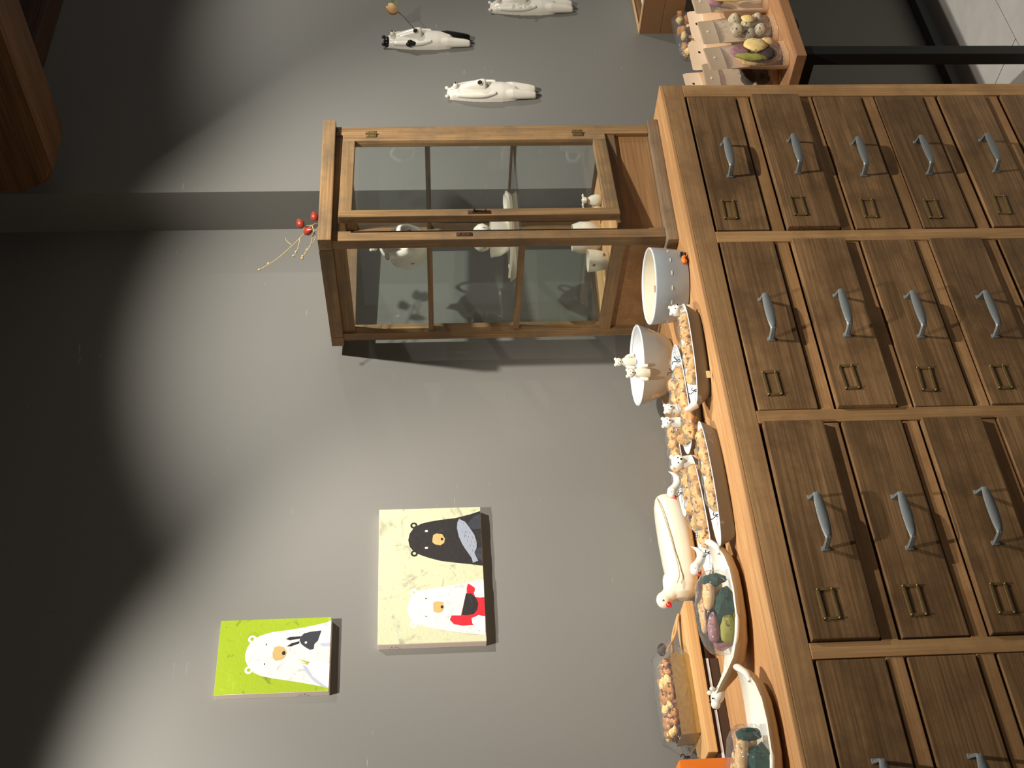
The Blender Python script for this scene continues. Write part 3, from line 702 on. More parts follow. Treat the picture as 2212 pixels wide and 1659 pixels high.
def daub(name, c1, c2, c3, sc=28, amt=.3):
    m = plain(name, c1, rough=.75, var=.0, bump=.35, bscale=140); nt = m.node_tree; N = nt.nodes; L = nt.links; p = N['Principled BSDF']
    tc = N.new('ShaderNodeTexCoord'); n1 = N.new('ShaderNodeTexNoise'); n1.inputs['Scale'].default_value = sc; n1.inputs['Detail'].default_value = 5; n1.inputs['Roughness'].default_value = .7; n1.inputs['Distortion'].default_value = .8
    L.new(tc.outputs['Object'], n1.inputs['Vector'])
    cr = N.new('ShaderNodeValToRGB'); e = cr.color_ramp.elements
    e[0].position = .30; e[0].color = lin(*c3); e[1].position = .72; e[1].color = lin(*c2)
    k = e.new(.30 + amt * .35); k.color = lin(*c1); k = e.new(.60); k.color = lin(*c1)
    L.new(n1.outputs['Fac'], cr.inputs[0]); L.new(cr.outputs[0], p.inputs['Base Color'])
    return m
pt = dict(
    lime=daub('lime_green_paint', (150, 172, 20), (164, 184, 40), (96, 108, 26), 30, .35),
    sage=daub('pale_sage_paint', (198, 197, 160), (206, 194, 146), (142, 138, 116), 22, .45),
    furw=daub('white_fur_paint', (214, 212, 205), (230, 228, 222), (184, 182, 184), 60, .5),
    furb=daub('black_fur_paint', (34, 28, 26), (52, 46, 44), (22, 18, 18), 40, .4),
    nose=daub('ochre_nose_paint', (192, 162, 100), (208, 180, 120), (168, 134, 80), 60),
    slate=daub('slate_paint', (48, 50, 56), (66, 68, 76), (30, 32, 36), 40),
    fish=daub('silver_fish_paint', (146, 152, 164), (168, 172, 182), (112, 118, 134), 70),
    red=daub('red_paint', (206, 24, 40), (218, 36, 50), (176, 16, 30), 40),
    blk=plain('black_paint', (18, 16, 16), rough=.7), wht=plain('bright_white_paint', (244, 242, 236), rough=.7, var=.02), shade=plain('lilac_grey_paint', (176, 178, 196), rough=.75, var=.1, vscale=60),
    cream=daub('cream_arm_paint', (238, 234, 218), (244, 240, 228), (220, 212, 196), 50), yel=plain('yellow_green_stroke', (176, 178, 40), rough=.7), grey=plain('grey_eye_stroke', (70, 66, 66), rough=.8))
G = GREEN
def stroke(c, w=.004, h=.0013): return [(c[0] - w / 2, c[1] - h), (c[0] + w / 2, c[1] - h * .4), (c[0] + w / 2, c[1] + h), (c[0] - w / 2, c[1] + h * .4)]
def strokes(seed, cx, cz, sx, sz, n, l=.008):
    r = random.Random(seed); out = []
    for _ in range(n):
        x = cx + r.gauss(0, sx); z = cz + r.gauss(0, sz); a = r.uniform(0, PI); dx, dz = math.cos(a) * l * r.uniform(.3, 1), math.sin(a) * l * r.uniform(.3, 1)
        out.append([(x, z), (x + dx, z + dz), (x + dx + .0006, z + dz - .001), (x + .0006, z - .001)])
    return out
painted(pt['lime'], pt, 'canvas_painting', 'lime green canvas of a white bear holding a dark rabbit', 1.0925, CAM_H + .3492, G, [
    ('bear_ear', [circ(G['ear1'][0], .0085), circ(G['ear2'][0], .0085)], pt['wht']),
    ('ear_hollow', [circ(G['ear1'][0], .0042), circ(G['ear2'][0], .0042)], pt['lime']),
    ('white_bear', [G['bear']], pt['furw']), ('fur_shadow', [G['sh1'], G['sh2']], pt['shade']), ('bear_paw', [G['arm1'], G['arm2']], pt['cream']),
    ('bear_nose', [G['nose']], pt['nose']), ('nostril', [circ(G['nostril'][0], .0048, .0038)], pt['blk']), ('bear_eye', [stroke(G['eye1'][0]), stroke(G['eye2'][0])], pt['grey']),
    ('rabbit_ear', [G['rabbit_ear1'], G['rabbit_ear2']], pt['furb']), ('rabbit', [G['rabbit']], pt['slate']), ('rabbit_eye', [circ(G['reye'][0], .0026)], pt['wht']), ('grass_blade', [G['g1'], G['g2'], G['g3']], pt['yel'])])
B = BEIGE
scales = []
for k in range(6):
    for j in range(3):
        x = .108 - k * .0125 - j * .002; z = -.072 - k * .0055 - j * .0085
        scales.append([(x, z), (x - .004, z - .0022), (x - .008, z), (x - .004, z - .0014)])
painted(pt['sage'], pt, 'canvas_painting', 'pale sage canvas of a black bear and a white bear side by side', 1.2767, CAM_H + .0128, B, [
    ('grey_scratches', strokes(5, -.03, .085, .07, .014, 34) + strokes(6, -.005, -.015, .012, .035, 16) + strokes(8, -.14, .06, .012, .04, 12), pt['shade']),
    ('bear_ear', [circ(B['bear1'][0], .0082), circ(B['bear2'][0], .0082)], pt['furb']), ('bear_ear', [circ(B['wear1'][0], .0085), circ(B['wear2'][0], .0085)], pt['wht']),
    ('ear_hollow', [circ(B[k][0], .0036) for k in ('bear1', 'bear2', 'wear1', 'wear2')], pt['sage']),
    ('black_bear', [B['black_bear']], pt['furb']), ('white_bear', [B['white_bear']], pt['furw']),
    ('bear_nose', [B['bnose'], B['wnose']], pt['nose']), ('nostril', [circ(B['bnos'][0], .0036, .003), circ(B['wnos'][0], .0036, .003)], pt['blk']),
    ('bear_eye', [circ(B['beye1'][0], .0026, .0036), circ(B['beye2'][0], .0026, .0036)], pt['wht']), ('bear_eye', [stroke(B['weye1'][0], .002, .0024), stroke(B['weye2'][0], .002, .0024)], pt['grey']),
    ('bear_arm', [B['barm1'], B['barm2']], pt['slate']), ('silver_fish', [B['fish']], pt['fish']), ('fish_scales', scales, pt['slate']),
    ('red_fish', [B['red']], pt['red']), ('black_disc', [B['disc']], pt['furb']), ('bear_arm', [B['warm1'], B['warm2']], pt['cream'])])

# ------------------------------------------------------------------ bear wall vases
def wall_bear(label, x, ztop, patch=False):
    t = thing('bear_wall_vase', label, 'wall vase', (x, YR, ztop - .265))
    H = .265
    # (height from the feet, half width, depth from the wall)
    sec = [(.262, .012, .008), (.256, .020, .016), (.246, .024, .024), (.232, .026, .030), (.215, .029, .034), (.190, .032, .036), (.160, .034, .037), (.130, .035, .037), (.100, .034, .036), (.080, .0315, .033), (.062, .028, .029), (.050, .020, .020), (.042, .008, .008)]
    b = nb(); rings = []
    for z, w, d in reversed(sec):
        rings.append([(w * math.sin(a) if abs(math.sin(a)) < .999 else w * math.copysign(1, a), -max(0, d * (math.cos(a) ** .55 if math.cos(a) > 0 else 0)), z) for a in [-PI / 2 + PI * k / 16 for k in range(17)]])
    loft(b, rings)
    # legs
    def leg(s):
        rr = []
        for z, w, d in ((.100, .0135, .030), (.070, .0155, .033), (.045, .0145, .029), (.020, .0125, .025), (.004, .0105, .021), (0.0, .0085, .018)):
            cx = s * (.0158 - (.07 - min(z, .07)) * .03)
            rr.append([(cx + w * math.sin(a), -d * .5 - d * .5 * math.cos(a), z) for a in [2 * PI * k / 18 for k in range(18)]])
        q = nb(); loft(q, rr); return q
    bl = leg(-1)
    me = bpy.data.meshes.new('tmp'); bl.to_mesh(me); bl.free(); b.from_mesh(me); bpy.data.meshes.remove(me)
    if not patch:
        bl = leg(1); me = bpy.data.meshes.new('tmp'); bl.to_mesh(me); bl.free(); b.from_mesh(me); bpy.data.meshes.remove(me)
    # pouch bump that holds the opening
    rr = []
    for z, w, d in ((.236, .010, .030), (.200, .0155, .044), (.170, .018, .0545), (.157, .0185, .057), (.149, .0175, .055), (.145, .014, .038)):
        rr.append([(w * math.sin(a), -.018 - (d - .018) * max(0, math.cos(a)) ** .7, z) for a in [-PI / 2 + PI * k / 12 for k in range(13)]])
    loft(b, list(reversed(rr)))
    # muzzle, ears, arms
    ball(b, (0, -.034, .236), (.0095, .011, .0085), None, 14, 10)
    if not patch:
        for s in (-1, 1): ball(b, (s * .019, -.012, .262), (.0062, .005, .0062), None, 10, 8)
    for s in (-1, 1):
        tube(b, curve([(s * .023, -.018, .232), (s * .0285, -.021, .19), (s * .0305, -.024, .15), (s * .027, -.029, .118)], 5), [.005, .006, .0065, .007, .0072, .0075, .0075, .0075, .0075, .0075, .0072, .007, .0065, .006, .0055, .004], 12)
    body = fuse(obj('body', b, M['white'], t, smooth=True), .0014, 8)
    b = nb(); ball(b, (0, -.045, .2375), (.0032, .0022, .0026), None, 8, 6)
    for s in (-1, 1): ball(b, (s * .011, -.0305, .2475), (.0014, .0012, .0014), None, 8, 6)
    obj('nose_and_eyes', b, M['black_glaze'], t, smooth=True)
    # the opening: glazed collar with a dark throat
    b = nb(); q = Vector((-.42, -.87, .25)).normalized().to_track_quat('Z', 'X')
    lathe(b, [(.0066, -.006), (.0070, .0002), (.0078, .0008), (.0082, .0001), (.0081, -.004)], 20, cap0=False, cap1=False)
    for v in b.verts: v.co = q @ v.co + Vector((-.0090, -.0530, .166))
    obj('collar', b, M['white'], t, smooth=True)
    b = nb(); lathe(b, [(.0001, -.0005), (.0069, -.0003)], 20, cap0=False, cap1=False)
    for v in b.verts: v.co = q @ v.co + Vector((-.0090, -.0530, .166))
    obj('opening', b, M['dark'], t)
    if patch:
        bl = leg(1); obj('leg', bl, M['black_glaze'], t, smooth=True, label='black glazed leg')
        b = nb(); ball(b, (-.006, -.0105, .2535), (.0185, .0150, .0115), None, 16, 10)
        for s in (-1, 1): ball(b, (s * .018, -.011, .264), (.0062, .005, .0062), None, 10, 8)
        obj('cap', b, M['black_glaze'], t, smooth=True, label='black glazed crown and ears')
        b = nb(); ball(b, (-.0325, -.0215, .186), (.0072, .0085, .0105), None, 14, 10); ball(b, (-.0325, -.0295, .183), (.0062, .0080, .0085), None, 14, 10); ball(b, (-.0335, -.025, .174), (.0062, .0075, .0095), None, 14, 10); obj('heart_patch', b, M['black_glaze'], t, smooth=True, label='black heart patch on the arm')
    return t
wall_bear('plain white bear wall vase with an empty opening, nearest the cabinet', 2.790, CAM_H - .057)
wall_bear('white bear wall vase with black ears, black leg and heart patch', 3.037, CAM_H + .128, patch=True)
wall_bear('white bear wall vase holding dark red dried petals', 3.212, CAM_H - .203)

t = thing('dried_rose', 'single dried peach rose standing in the black patched bear vase', 'flower', (3.0285, 2.1835, CAM_H + .028))
b = nb(); cs = curve([(-.004, 0, -.004), (.004, -.006, .006), (.05, -.014, .036), (.07, -.022, .058)], 6); tube(b, cs, .0012, 8); obj('stem', b, M['stem'], t, smooth=True)
for k in range(9):
    a = k * 2.4; r = .005 + .0016 * k; b = nb(); rings = []
    for j in range(6):
        u = j / 5; rad = r * (.25 + .95 * math.sin(PI * (.10 + .70 * u))); z = .055 + (.026 + .0012 * (9 - k)) * u
        rings.append([(.07 + (.012) * u + rad * math.cos(a + q * .28), -.022 + rad * math.sin(a + q * .28), z) for q in range(-3, 4)])
    loft(b, rings, False, False, closed=False); obj('petal', b, M['petal'], t, smooth=True)
b = nb()
for k in range(5):
    a = k * 1.256; tube(b, curve([(.071, -.022, .061), (.071 + .007 * math.cos(a), -.022 + .007 * math.sin(a), .058), (.071 + .013 * math.cos(a), -.022 + .013 * math.sin(a), .061)], 4), [.002, .0022, .002, .0018, .0016, .0012, .0008, .0006, .0003], 6, flat=.4)
obj('sepals', b, M['stem'], t, smooth=True)
def leaf(pts, w):
    b = nb(); c = curve(pts, 5); n = len(c); rings = []
    for i, p in enumerate(c):
        u = i / (n - 1); hw = w * math.sin(PI * min(1, u * .95 + .03)) ** .8
        rings.append([tuple(p + Vector((0, -.001, -hw))), tuple(p + Vector((0, .0015, 0))), tuple(p + Vector((0, -.001, hw))), tuple(p + Vector((0, .0022, 0)))])
    loft(b, rings); return b
obj('leaf', leaf([(.078, -.023, .066), (.1, -.028, .066), (.13, -.03, .058)], .010), M['leaf'], t, smooth=True)
t = thing('dried_sprig', 'dark red dried petals on a thin stem at the picture edge', 'flower', (3.2030, 2.1835, CAM_H - .302))
b = nb(); tube(b, curve([(0, 0, -.006), (.01, -.01, .02), (.05, -.02, .05), (.1, -.02, .08)], 5), .001, 8); tube(b, curve([(.01, -.01, .02), (.0, -.016, .05), (-.002, -.02, .07)], 5), .0009, 8); obj('stem', b, M['stem'], t, smooth=True)
M['petal_red'] = plain('dark_red_dry_petal', (86, 34, 30), rough=.7, var=.25, vscale=90)
for k in range(9):
    r = random.Random(k + 40); b = nb(); ball(b, (r.uniform(-.016, .02), -.014 - r.uniform(0, .014), r.uniform(.012, .075)), (.006, .002, .003), Matrix.Rotation(r.uniform(0, 3), 3, 'Y'), 8, 6); obj('petal', b, M['petal_red'], t, smooth=True)

# ------------------------------------------------------------------ dishes and sweets on the chest
def boat_dish(name, label, cat, loc, rz, L, W, H, rise=.0, e=.8, mat=None, outer=None, group=None, taper=0.0):
    """long porcelain tray: thick rim, rising ends"""
    t = thing(name, label, cat, loc, rz, group)
    b = nb(); rings = []
    for sc, z, top in ((.44, 0, 0), (.50, .0006, 0), (.72, H * .34, .2), (.93, H * .80, .8), (1.0, H * .97, 1), (.985, H, 1), (.945, H, 1), (.92, H * .9, .9), (.68, H * .42, .2), (.48, .006, 0)):
        ring = []
        for k in range(64):
            a = 2 * PI * k / 64
            cx = math.copysign(abs(math.cos(a)) ** e, math.cos(a)); cy = math.copysign(abs(math.sin(a)) ** e, math.sin(a))
            x = cx * (L / 2 - W / 2 * (1 - sc)); y = cy * W / 2 * sc * (1 - taper * max(0, cx) ** 2)
            ring.append((x, y, z + top * rise * abs(cx) ** 5))
        rings.append(ring)
    loft(b, rings[:5], True, False); obj('outer_shell', b, outer or M['stoneware'], t, smooth=True, label='grey unglazed outside')
    b = nb(); loft(b, rings[4:], False, True); obj('dish', b, mat or M['rim_white'], t, smooth=True, label='glossy white inside and rim')
    return t
def on_bear(t, x, z, r, face, lab=None):
    b = nb(); bear_head(b, (x, 0, z), r, face); tube(b, [(x, 0, z - r * 2.2), (x, 0, z)], [r * .95, r * .75], 12)
    h = obj('bear_head', b, M['white'], t, smooth=True, label='white bear head')
    b = nb(); bear_face(b, (x, 0, z), r, face); obj('nose_and_eyes', b, M['black_glaze'], h)
def on_bird(t, x, z, r, y=0.0, d=-1, tail=True):
    b = nb(); tube(b, curve([(x - d * .034, y, z - .018), (x - d * .016, y, z - .010), (x - d * .004, y, z), (x, y, z + .003)], 5), [r * .7, r * .78, r * .84, r * .86, r * .86, r * .86, r * .86, r * .88, r * .9, r * .93, r * .96, r, r, r, r * .95, r * .8], 14)
    ball(b, (x + d * .003, y, z + .003), (r * 1.15, r * .95, r * .95), None, 14, 10)
    if tail: tube(b, curve([(x - d * .026, y, z - .014), (x - d * .037, y, z - .012), (x - d * .045, y, z - .007), (x - d * .052, y, z + .003)], 5), [r * .8, r * .78, r * .75, r * .7, r * .65, r * .6, r * .55, r * .5, r * .45, r * .4, r * .34, r * .28, r * .22, r * .16, r * .1, r * .05], 12)
    h = obj('bird', b, M['white'], t, smooth=True, label='small white bird modelled on the rim')
    b = nb(); lathe(b, [(r * .42, 0), (r * .3, r * .5), (r * .03, r * 1.0)], 10); q = Vector((d, -.2, -.35)).normalized().to_track_quat('Z', 'X')
    for v in b.verts: v.co = q @ v.co + Vector((x + d * r * 1.05, y - .001, z - .001))
    obj('beak', b, M['red_glaze'], h, smooth=True)
    b = nb(); ball(b, (x + d * r * .45, y - r * .82, z + .005), r * .13, None, 6, 5); ball(b, (x + d * r * .45, y + r * .82, z + .005), r * .13, None, 6, 5); obj('eye', b, M['ink'], h)

tA = boat_dish('bear_tray', 'white bear-headed tray at the chest edge below the grey bowl', 'tray', (1.545, 1.928, ZT + .0005), math.radians(-9), .245, .094, .034)
on_bear(tA, .112, .048, .0135, (.2, -1, 0))
b = nb(); box(b, -.082, -.066, -.0485, -.0468, .006, .014); obj('price_tag', b, M['tan'], tA, label='small tan sticker')
b = nb(); tube(b, curve([(-.118, .0, .034), (-.126, 0, .044), (-.13, .0, .056)], 4), [.010, .0095, .009, .008, .0075, .007, .006, .005, .003], 12); obj('tail', b, M['white'], tA, smooth=True)
tB = boat_dish('leaf_tray', 'slim pointed white tray at the chest edge with one cookie bag', 'tray', (1.245, 1.958, ZT + .0005), math.radians(-2), .285, .072, .033, e=.95)
tC = boat_dish('bird_tray', 'white tray with bird and bear ends holding two cookie bags', 'tray', (1.240, 2.075, ZT + .0005), math.radians(3), .29, .108, .034)
on_bear(tC, .136, .056, .0165, (-.35, -1, 0)); on_bird(tC, -.128, .060, .0110)
tD = boat_dish('bear_tray', 'white two-bear tray behind the bear-headed edge tray', 'tray', (1.522, 2.050, ZT + .0005), math.radians(-3), .27, .118, .034)
on_bear(tD, -.062, .072, .0125, (-.3, -1, 0)); on_bear(tD, -.027, .064, .0115, (-.3, -1, 0))
tE = boat_dish('bird_tray', 'white bird tray at the back against the cream goose', 'tray', (1.425, 2.178, ZT + .0005), math.radians(-2), .24, .088, .034)
on_bird(tE, -.075, .060, .0110, y=-.022)

cookie_src = []
for k in range(4):
    b = nb(); ball(b, (0, 0, 0), (.0185, .0165, .0155), None, 26, 18, lump=.30, lfreq=125, seed=k * 3.1)
    o = obj('cookie', b, M['cookie'], None, smooth=True); cookie_src.append(o)
def pinch_wrap(L, R, n=5, seed=0, fan=.034):
    """long pillow bag gathered at one end"""
    rr = random.Random(seed); b = nb(); rings = []; N = 36
    for i in range(N + 1):
        u = i / N; x = -L / 2 + L * u
        r = R * (1.0 + .10 * math.cos(2 * PI * n * u)) * min(1, (u / .05) ** .5 if u > 0 else .15) * min(1, ((1 - u) / .14) ** .8 if u < 1 else .06)
        r = max(r, .003)
        rings.append([(x, r * (1 + .10 * noise.noise(Vector((x * 60, k * .9, seed)))) * math.cos(2 * PI * k / 20), r * .92 * (1 + .10 * noise.noise(Vector((x * 60, k * .9, seed + 5)))) * math.sin(2 * PI * k / 20)) for k in range(20)])
    for j in range(1, 6):
        x = L / 2 + fan * j / 5; w = .003 + .018 * j / 5
        rings.append([(x, w * math.cos(2 * PI * k / 20), (.002 + .0045 * (j / 5)) * math.sin(2 * PI * k / 20) + .003 * math.sin(k * 2.2) * j / 5) for k in range(20)])
    loft(b, rings, True, True); return b
def cookie_bag(label, a, b_, n=5, tie_first=False, z=None, group='twist-tied bags of cookies on the trays', fan=.03, R=.0205):
    """a, b_: (x, y) ends of the cookie row on the chest top"""
    A, Bv = Vector(a), Vector(b_)
    if tie_first: A, Bv = Bv, A
    mid = (A + Bv) / 2; d = Bv - A; L = d.length + .03
    z = ZT + .031 if z is None else z
    t = thing('cookie_bag', label, 'bag', (mid.x, mid.y, z), math.atan2(d.y, d.x), group)
    sd = int(abs(mid.x * 1000 + mid.y * 700)) % 97
    obj('wrapper', pinch_wrap(L, R, n, sd, fan), M['film'], t, smooth=True, label='clear cellophane wrapper')
    rr = random.Random(sd)
    for k in range(n):
        c = inst(cookie_src[(k + sd) % 4], t); x = -L / 2 + .019 + (L - .052) * k / (n - 1)
        c.location = (x, rr.uniform(-.0015, .0015), rr.uniform(-.0015, .0015)); c.rotation_euler = (rr.uniform(0, 6), rr.uniform(-.35, .35), rr.uniform(-.3, .3))
        s = (L - .052) / (n - 1) / .0345; c.scale = (min(1.15, s * 1.06), 1, 1)
    q = nb(); xt = L / 2 + .001
    lathe(q, [(.0042, -.0012), (.0052, 0), (.0042, .0012)], 12, cap0=False, cap1=False)
    for v in q.verts: v.co = Vector((xt + v.co.z, v.co.x, v.co.y))
    for s in (-1, 1): tube(q, curve([(xt, s * .002, .004), (xt + .004, s * .008, .011), (xt + .002 * s, s * .015, .012)], 4), .0009, 6)
    obj('twist_tie', q, M['tie'], t, smooth=True)
    return t
cookie_bag('cookie bag lying in the bear-headed tray at the chest edge', (1.625, 1.905), (1.468, 1.928))
cookie_bag('cookie bag in the front half of the two-bear tray', (1.582, 2.014), (1.404, 2.014), tie_first=True, z=ZT + .034)
cookie_bag('cookie bag in the rear half of the two-bear tray beside the pale bowl', (1.595, 2.072), (1.440, 2.082), tie_first=True, z=ZT + .034)
cookie_bag('cookie bag alone in the slim pointed tray', (1.345, 1.948), (1.180, 1.952), z=ZT + .029)
cookie_bag('cookie bag in the front half of the bird and bear tray', (1.330, 2.050), (1.150, 2.046), z=ZT + .033)
cookie_bag('cookie bag in the rear half of the bird and bear tray', (1.375, 2.100), (1.215, 2.092), z=ZT + .036)
cookie_bag('cookie bag in the back tray nearest the wall', (1.520, 2.176), (1.375, 2.180), z=ZT + .034)
for o in cookie_src: bpy.data.objects.remove(o)

# bowls
t = thing('bowl', 'straight-sided grey bowl with white road dashes and a toy car', 'bowl', (1.794, 1.984, ZT + .0005))
R_ = .0885; HB = .079
b = nb(); lathe(b, [(.074, 0), (.079, .002), (.0825, .015), (.0862, .045), (R_, HB - .003), (R_ - .001, HB - .0005)], 64, cap1=False)
obj('outer_wall', b, M['grey_glaze'], t, smooth=True)
b = nb(); lathe(b, [(R_ - .0002, HB - .0035), (R_, HB - .001), (R_ - .002, HB + .0006), (R_ - .005, HB - .001), (R_ - .0055, HB - .004)], 64, cap0=False, cap1=False); obj('rim', b, M['rim_white'], t, smooth=True)
b = nb(); lathe(b, [(R_ - .005, HB - .0025), (.080, .045), (.076, .012), (.060, .006), (.001, .005)], 64, cap0=False, cap1=False); obj('lining', b, M['ivory'], t, smooth=True)
for k in range(16):
    rings = []; b = nb()
    for q in range(5):
        a = 2 * PI * k / 16 + .11 * (q / 4 - .5); r = .0861
        rings.append([(r * math.cos(a), r * math.sin(a), .0405), ((r + .0006) * math.cos(a), (r + .0006) * math.sin(a), .0405), ((r + .0007) * math.cos(a), (r + .0007) * math.sin(a), .0432), (r * math.cos(a), r * math.sin(a), .0432)])
    loft(b, rings); obj('road_dash', b, M['white'], t)
b = nb()
for k in range(7):
    a = .5 + k * .32; rings = []
    for q in range(4):
        aa = a + .2 * q / 3; rings.append([(.0785 * math.cos(aa), .0785 * math.sin(aa), .028 + (k % 3) * .004), (.0765 * math.cos(aa), .0765 * math.sin(aa), .028 + (k % 3) * .004), (.0780 * math.cos(aa), .0780 * math.sin(aa), .042 + (k % 2) * .008), (.0812 * math.cos(aa), .0812 * math.sin(aa), .042 + (k % 2) * .008)])
    loft(b, rings)
obj('painted_scene', b, M['caramel'], t, label='brown painted figures inside', kind='stuff')
def toy_car(par, c, ang, s=1.0):
    e = bpy.data.objects.new('toy_car', None); COL.objects.link(e); e.parent = par; e.location = c; e.rotation_euler = (0, 0, ang); e.empty_display_size = .01; e.scale = (s, s, s)
    b = nb(); ball(b, (-.009, 0, .006), (.010, .006, .0068), None, 14, 10); ball(b, (.003, 0, .0055), (.009, .0058, .0055), None, 14, 10); obj('car_body', b, M['orange'], e, smooth=True)
    b = nb(); box(b, .001, .013, -.0062, .0052, .0055, .0125, bev=.0022); obj('car_cabin', b, M['black_glaze'], e, smooth=True)
    b = nb()
    for x in (-.009, .007):
        q = nb(); tube(b, [(x, -.0068, .0022), (x, -.0035, .0022)], .0028, 12); q.free()
    obj('car_wheels', b, M['black_glaze'], e, smooth=True)
a = math.radians(-84)
toy_car(t, ((.0845) * math.cos(a), (.0845) * math.sin(a) , .004), a + PI / 2)

t = thing('bowl', 'flared pale grey bowl with two tiny bears on its rim', 'bowl', (1.752, 2.222, ZT + .0005))
R2, H2 = .099, .082
b = nb(); lathe(b, [(.058, 0), (.062, .002), (.074, .018), (.088, .050), (R2, H2 - .002)], 64, cap1=False); obj('outer_wall', b, M['palegrey_glaze'], t, smooth=True)
b = nb(); lathe(b, [(R2 - .001, H2 - .004), (R2, H2 - .001), (R2 - .002, H2 + .0008), (R2 - .006, H2 - .001), (R2 - .007, H2 - .004)], 64, cap0=False, cap1=False); obj('rim', b, M['rim_white'], t, smooth=True)
b = nb(); lathe(b, [(R2 - .006, H2 - .003), (.083, .050), (.070, .020), (.054, .006), (.001, .005)], 64, cap0=False, cap1=False); obj('lining', b, M['rim_white'], t, smooth=True)
b = nb()
for a, z in ((-.95, .050), (2.98, .046)):
    for da, dz, r in ((-.05, .004, .008), (.05, .004, .008), (0, -.005, .0075)):
        rr = .0795 + (z + dz - .03) * .35; aa = a + da
        n = Vector((math.cos(aa), math.sin(aa), -.35)).normalized()
        ball(b, (rr * math.cos(aa), rr * math.sin(aa), z + dz), (r, r, .0018), n.to_track_quat('Z', 'X'), 12, 8)
obj('heart_patch', b, M['tan'], t, smooth=True, label='tan heart-shaped patches')
def rim_bear(a, inward, s, lab):
    c = Vector(((R2 - .004) * math.cos(a), (R2 - .004) * math.sin(a), H2)); f = Vector((-.55, -.83, 0)); sd = Vector((f.y, -f.x, 0))
    b = nb(); tube(b, [c + Vector((0, 0, -.014)), c + Vector((0, 0, .0)), c + Vector((0, 0, .014 * s)), c + Vector((0, 0, .020 * s))], [.009 * s, .0115 * s, .010 * s, .006 * s], 14)
    bear_head(b, c + Vector((0, 0, .026 * s)), .0095 * s, f, .4)
    for k in (-1, 1): tube(b, curve([c + sd * k * .009 * s + Vector((0, 0, .010)), c + sd * k * .013 * s + f * .006 + Vector((0, 0, .004)), c + sd * k * .014 * s + f * .010 + Vector((0, 0, -.009))], 4), [.004 * s] * 8 + [.0032 * s], 10)
    o = obj('bear', b, M['ivory'], t, smooth=True, label=lab)
    b = nb(); bear_face(b, c + Vector((0, 0, .026 * s)), .0095 * s, f); obj('nose_and_eyes', b, M['black_glaze'], o)
rim_bear(math.radians(46), 1, 1.1, 'ivory bear sitting on the far rim'); rim_bear(math.radians(221), -1, 1.15, 'ivory bear hugging the near rim')
b = nb(); ball(b, (.03, .012, .020), (.026, .018, .016), None, 14, 10, lump=.2, lfreq=40); obj('orange_sweet', b, M['orange'], t, smooth=True)
b = nb(); ball(b, (.045, -.02, .024), (.018, .014, .014), None, 14, 10); obj('black_sweet', b, M['black_glaze'], t, smooth=True)
b = nb(); ball(b, (-.01, -.02, .020), (.026, .018, .014), None, 14, 10, lump=.2, lfreq=40); obj('brown_sweet', b, M['cookie'], t, smooth=True)

# goose tureen
t = thing('goose_tureen', 'large cream porcelain goose tureen with red beak against the wall', 'tureen', (1.285, 2.298, ZT + .0005))
b = nb(); rings = []
for x, w, z0, z1 in ((-.124, .010, .030, .062), (-.114, .024, .016, .066), (-.098, .034, .008, .070), (-.075, .043, .003, .072), (-.03, .050, .001, .075), (.03, .050, 0, .077), (.08, .047, .002, .077), (.112, .040, .008, .076), (.130, .028, .018, .072), (.137, .012, .03, .062)):
    cz, h = (z0 + z1) / 2, (z1 - z0) / 2
    rings.append([(x, w * math.copysign(abs(math.cos(a)) ** .8, math.cos(a)), cz + h * math.copysign(abs(math.sin(a)) ** .85, math.sin(a))) for a in [2 * PI * k / 32 for k in range(32)]])
loft(b, rings)
tube(b, curve([(-.085, 0, .050), (-.108, 0, .068), (-.120, 0, .084)], 6), [.036, .034, .032, .029, .026, .023, .0205, .019, .018, .017, .016, .0155, .015], 20)
ball(b, (-.124, 0, .086), (.0195, .0155, .0165), None, 20, 14)
fuse(obj('body', b, M['cream'], t, smooth=True), .002, 8)
for s in (-1,):
    b = nb(); c = curve([(.122, s * .022, .071), (.09, s * .0400, .070), (.03, s * .0478, .063), (-.04, s * .0492, .056), (-.085, s * .0450, .053), (-.104, s * .0385, .060)], 8); tube(b, c, .0012, 8)
    obj('lid_line', b, M['lidline'], t, smooth=True)
b = nb(); lathe(b, [(.0065, 0), (.0055, .005), (.0008, .012)], 12); q = Vector((-.85, -.35, -.42)).normalized().to_track_quat('Z', 'X')
for v in b.verts: v.co = q @ v.co + Vector((-.137, -.007, .079))
obj('beak', b, M['red_glaze'], t, smooth=True)
b = nb(); ball(b, (-.131, -.0135, .090), .0022, None, 8, 6); obj('eye', b, M['ink'], t, smooth=True)

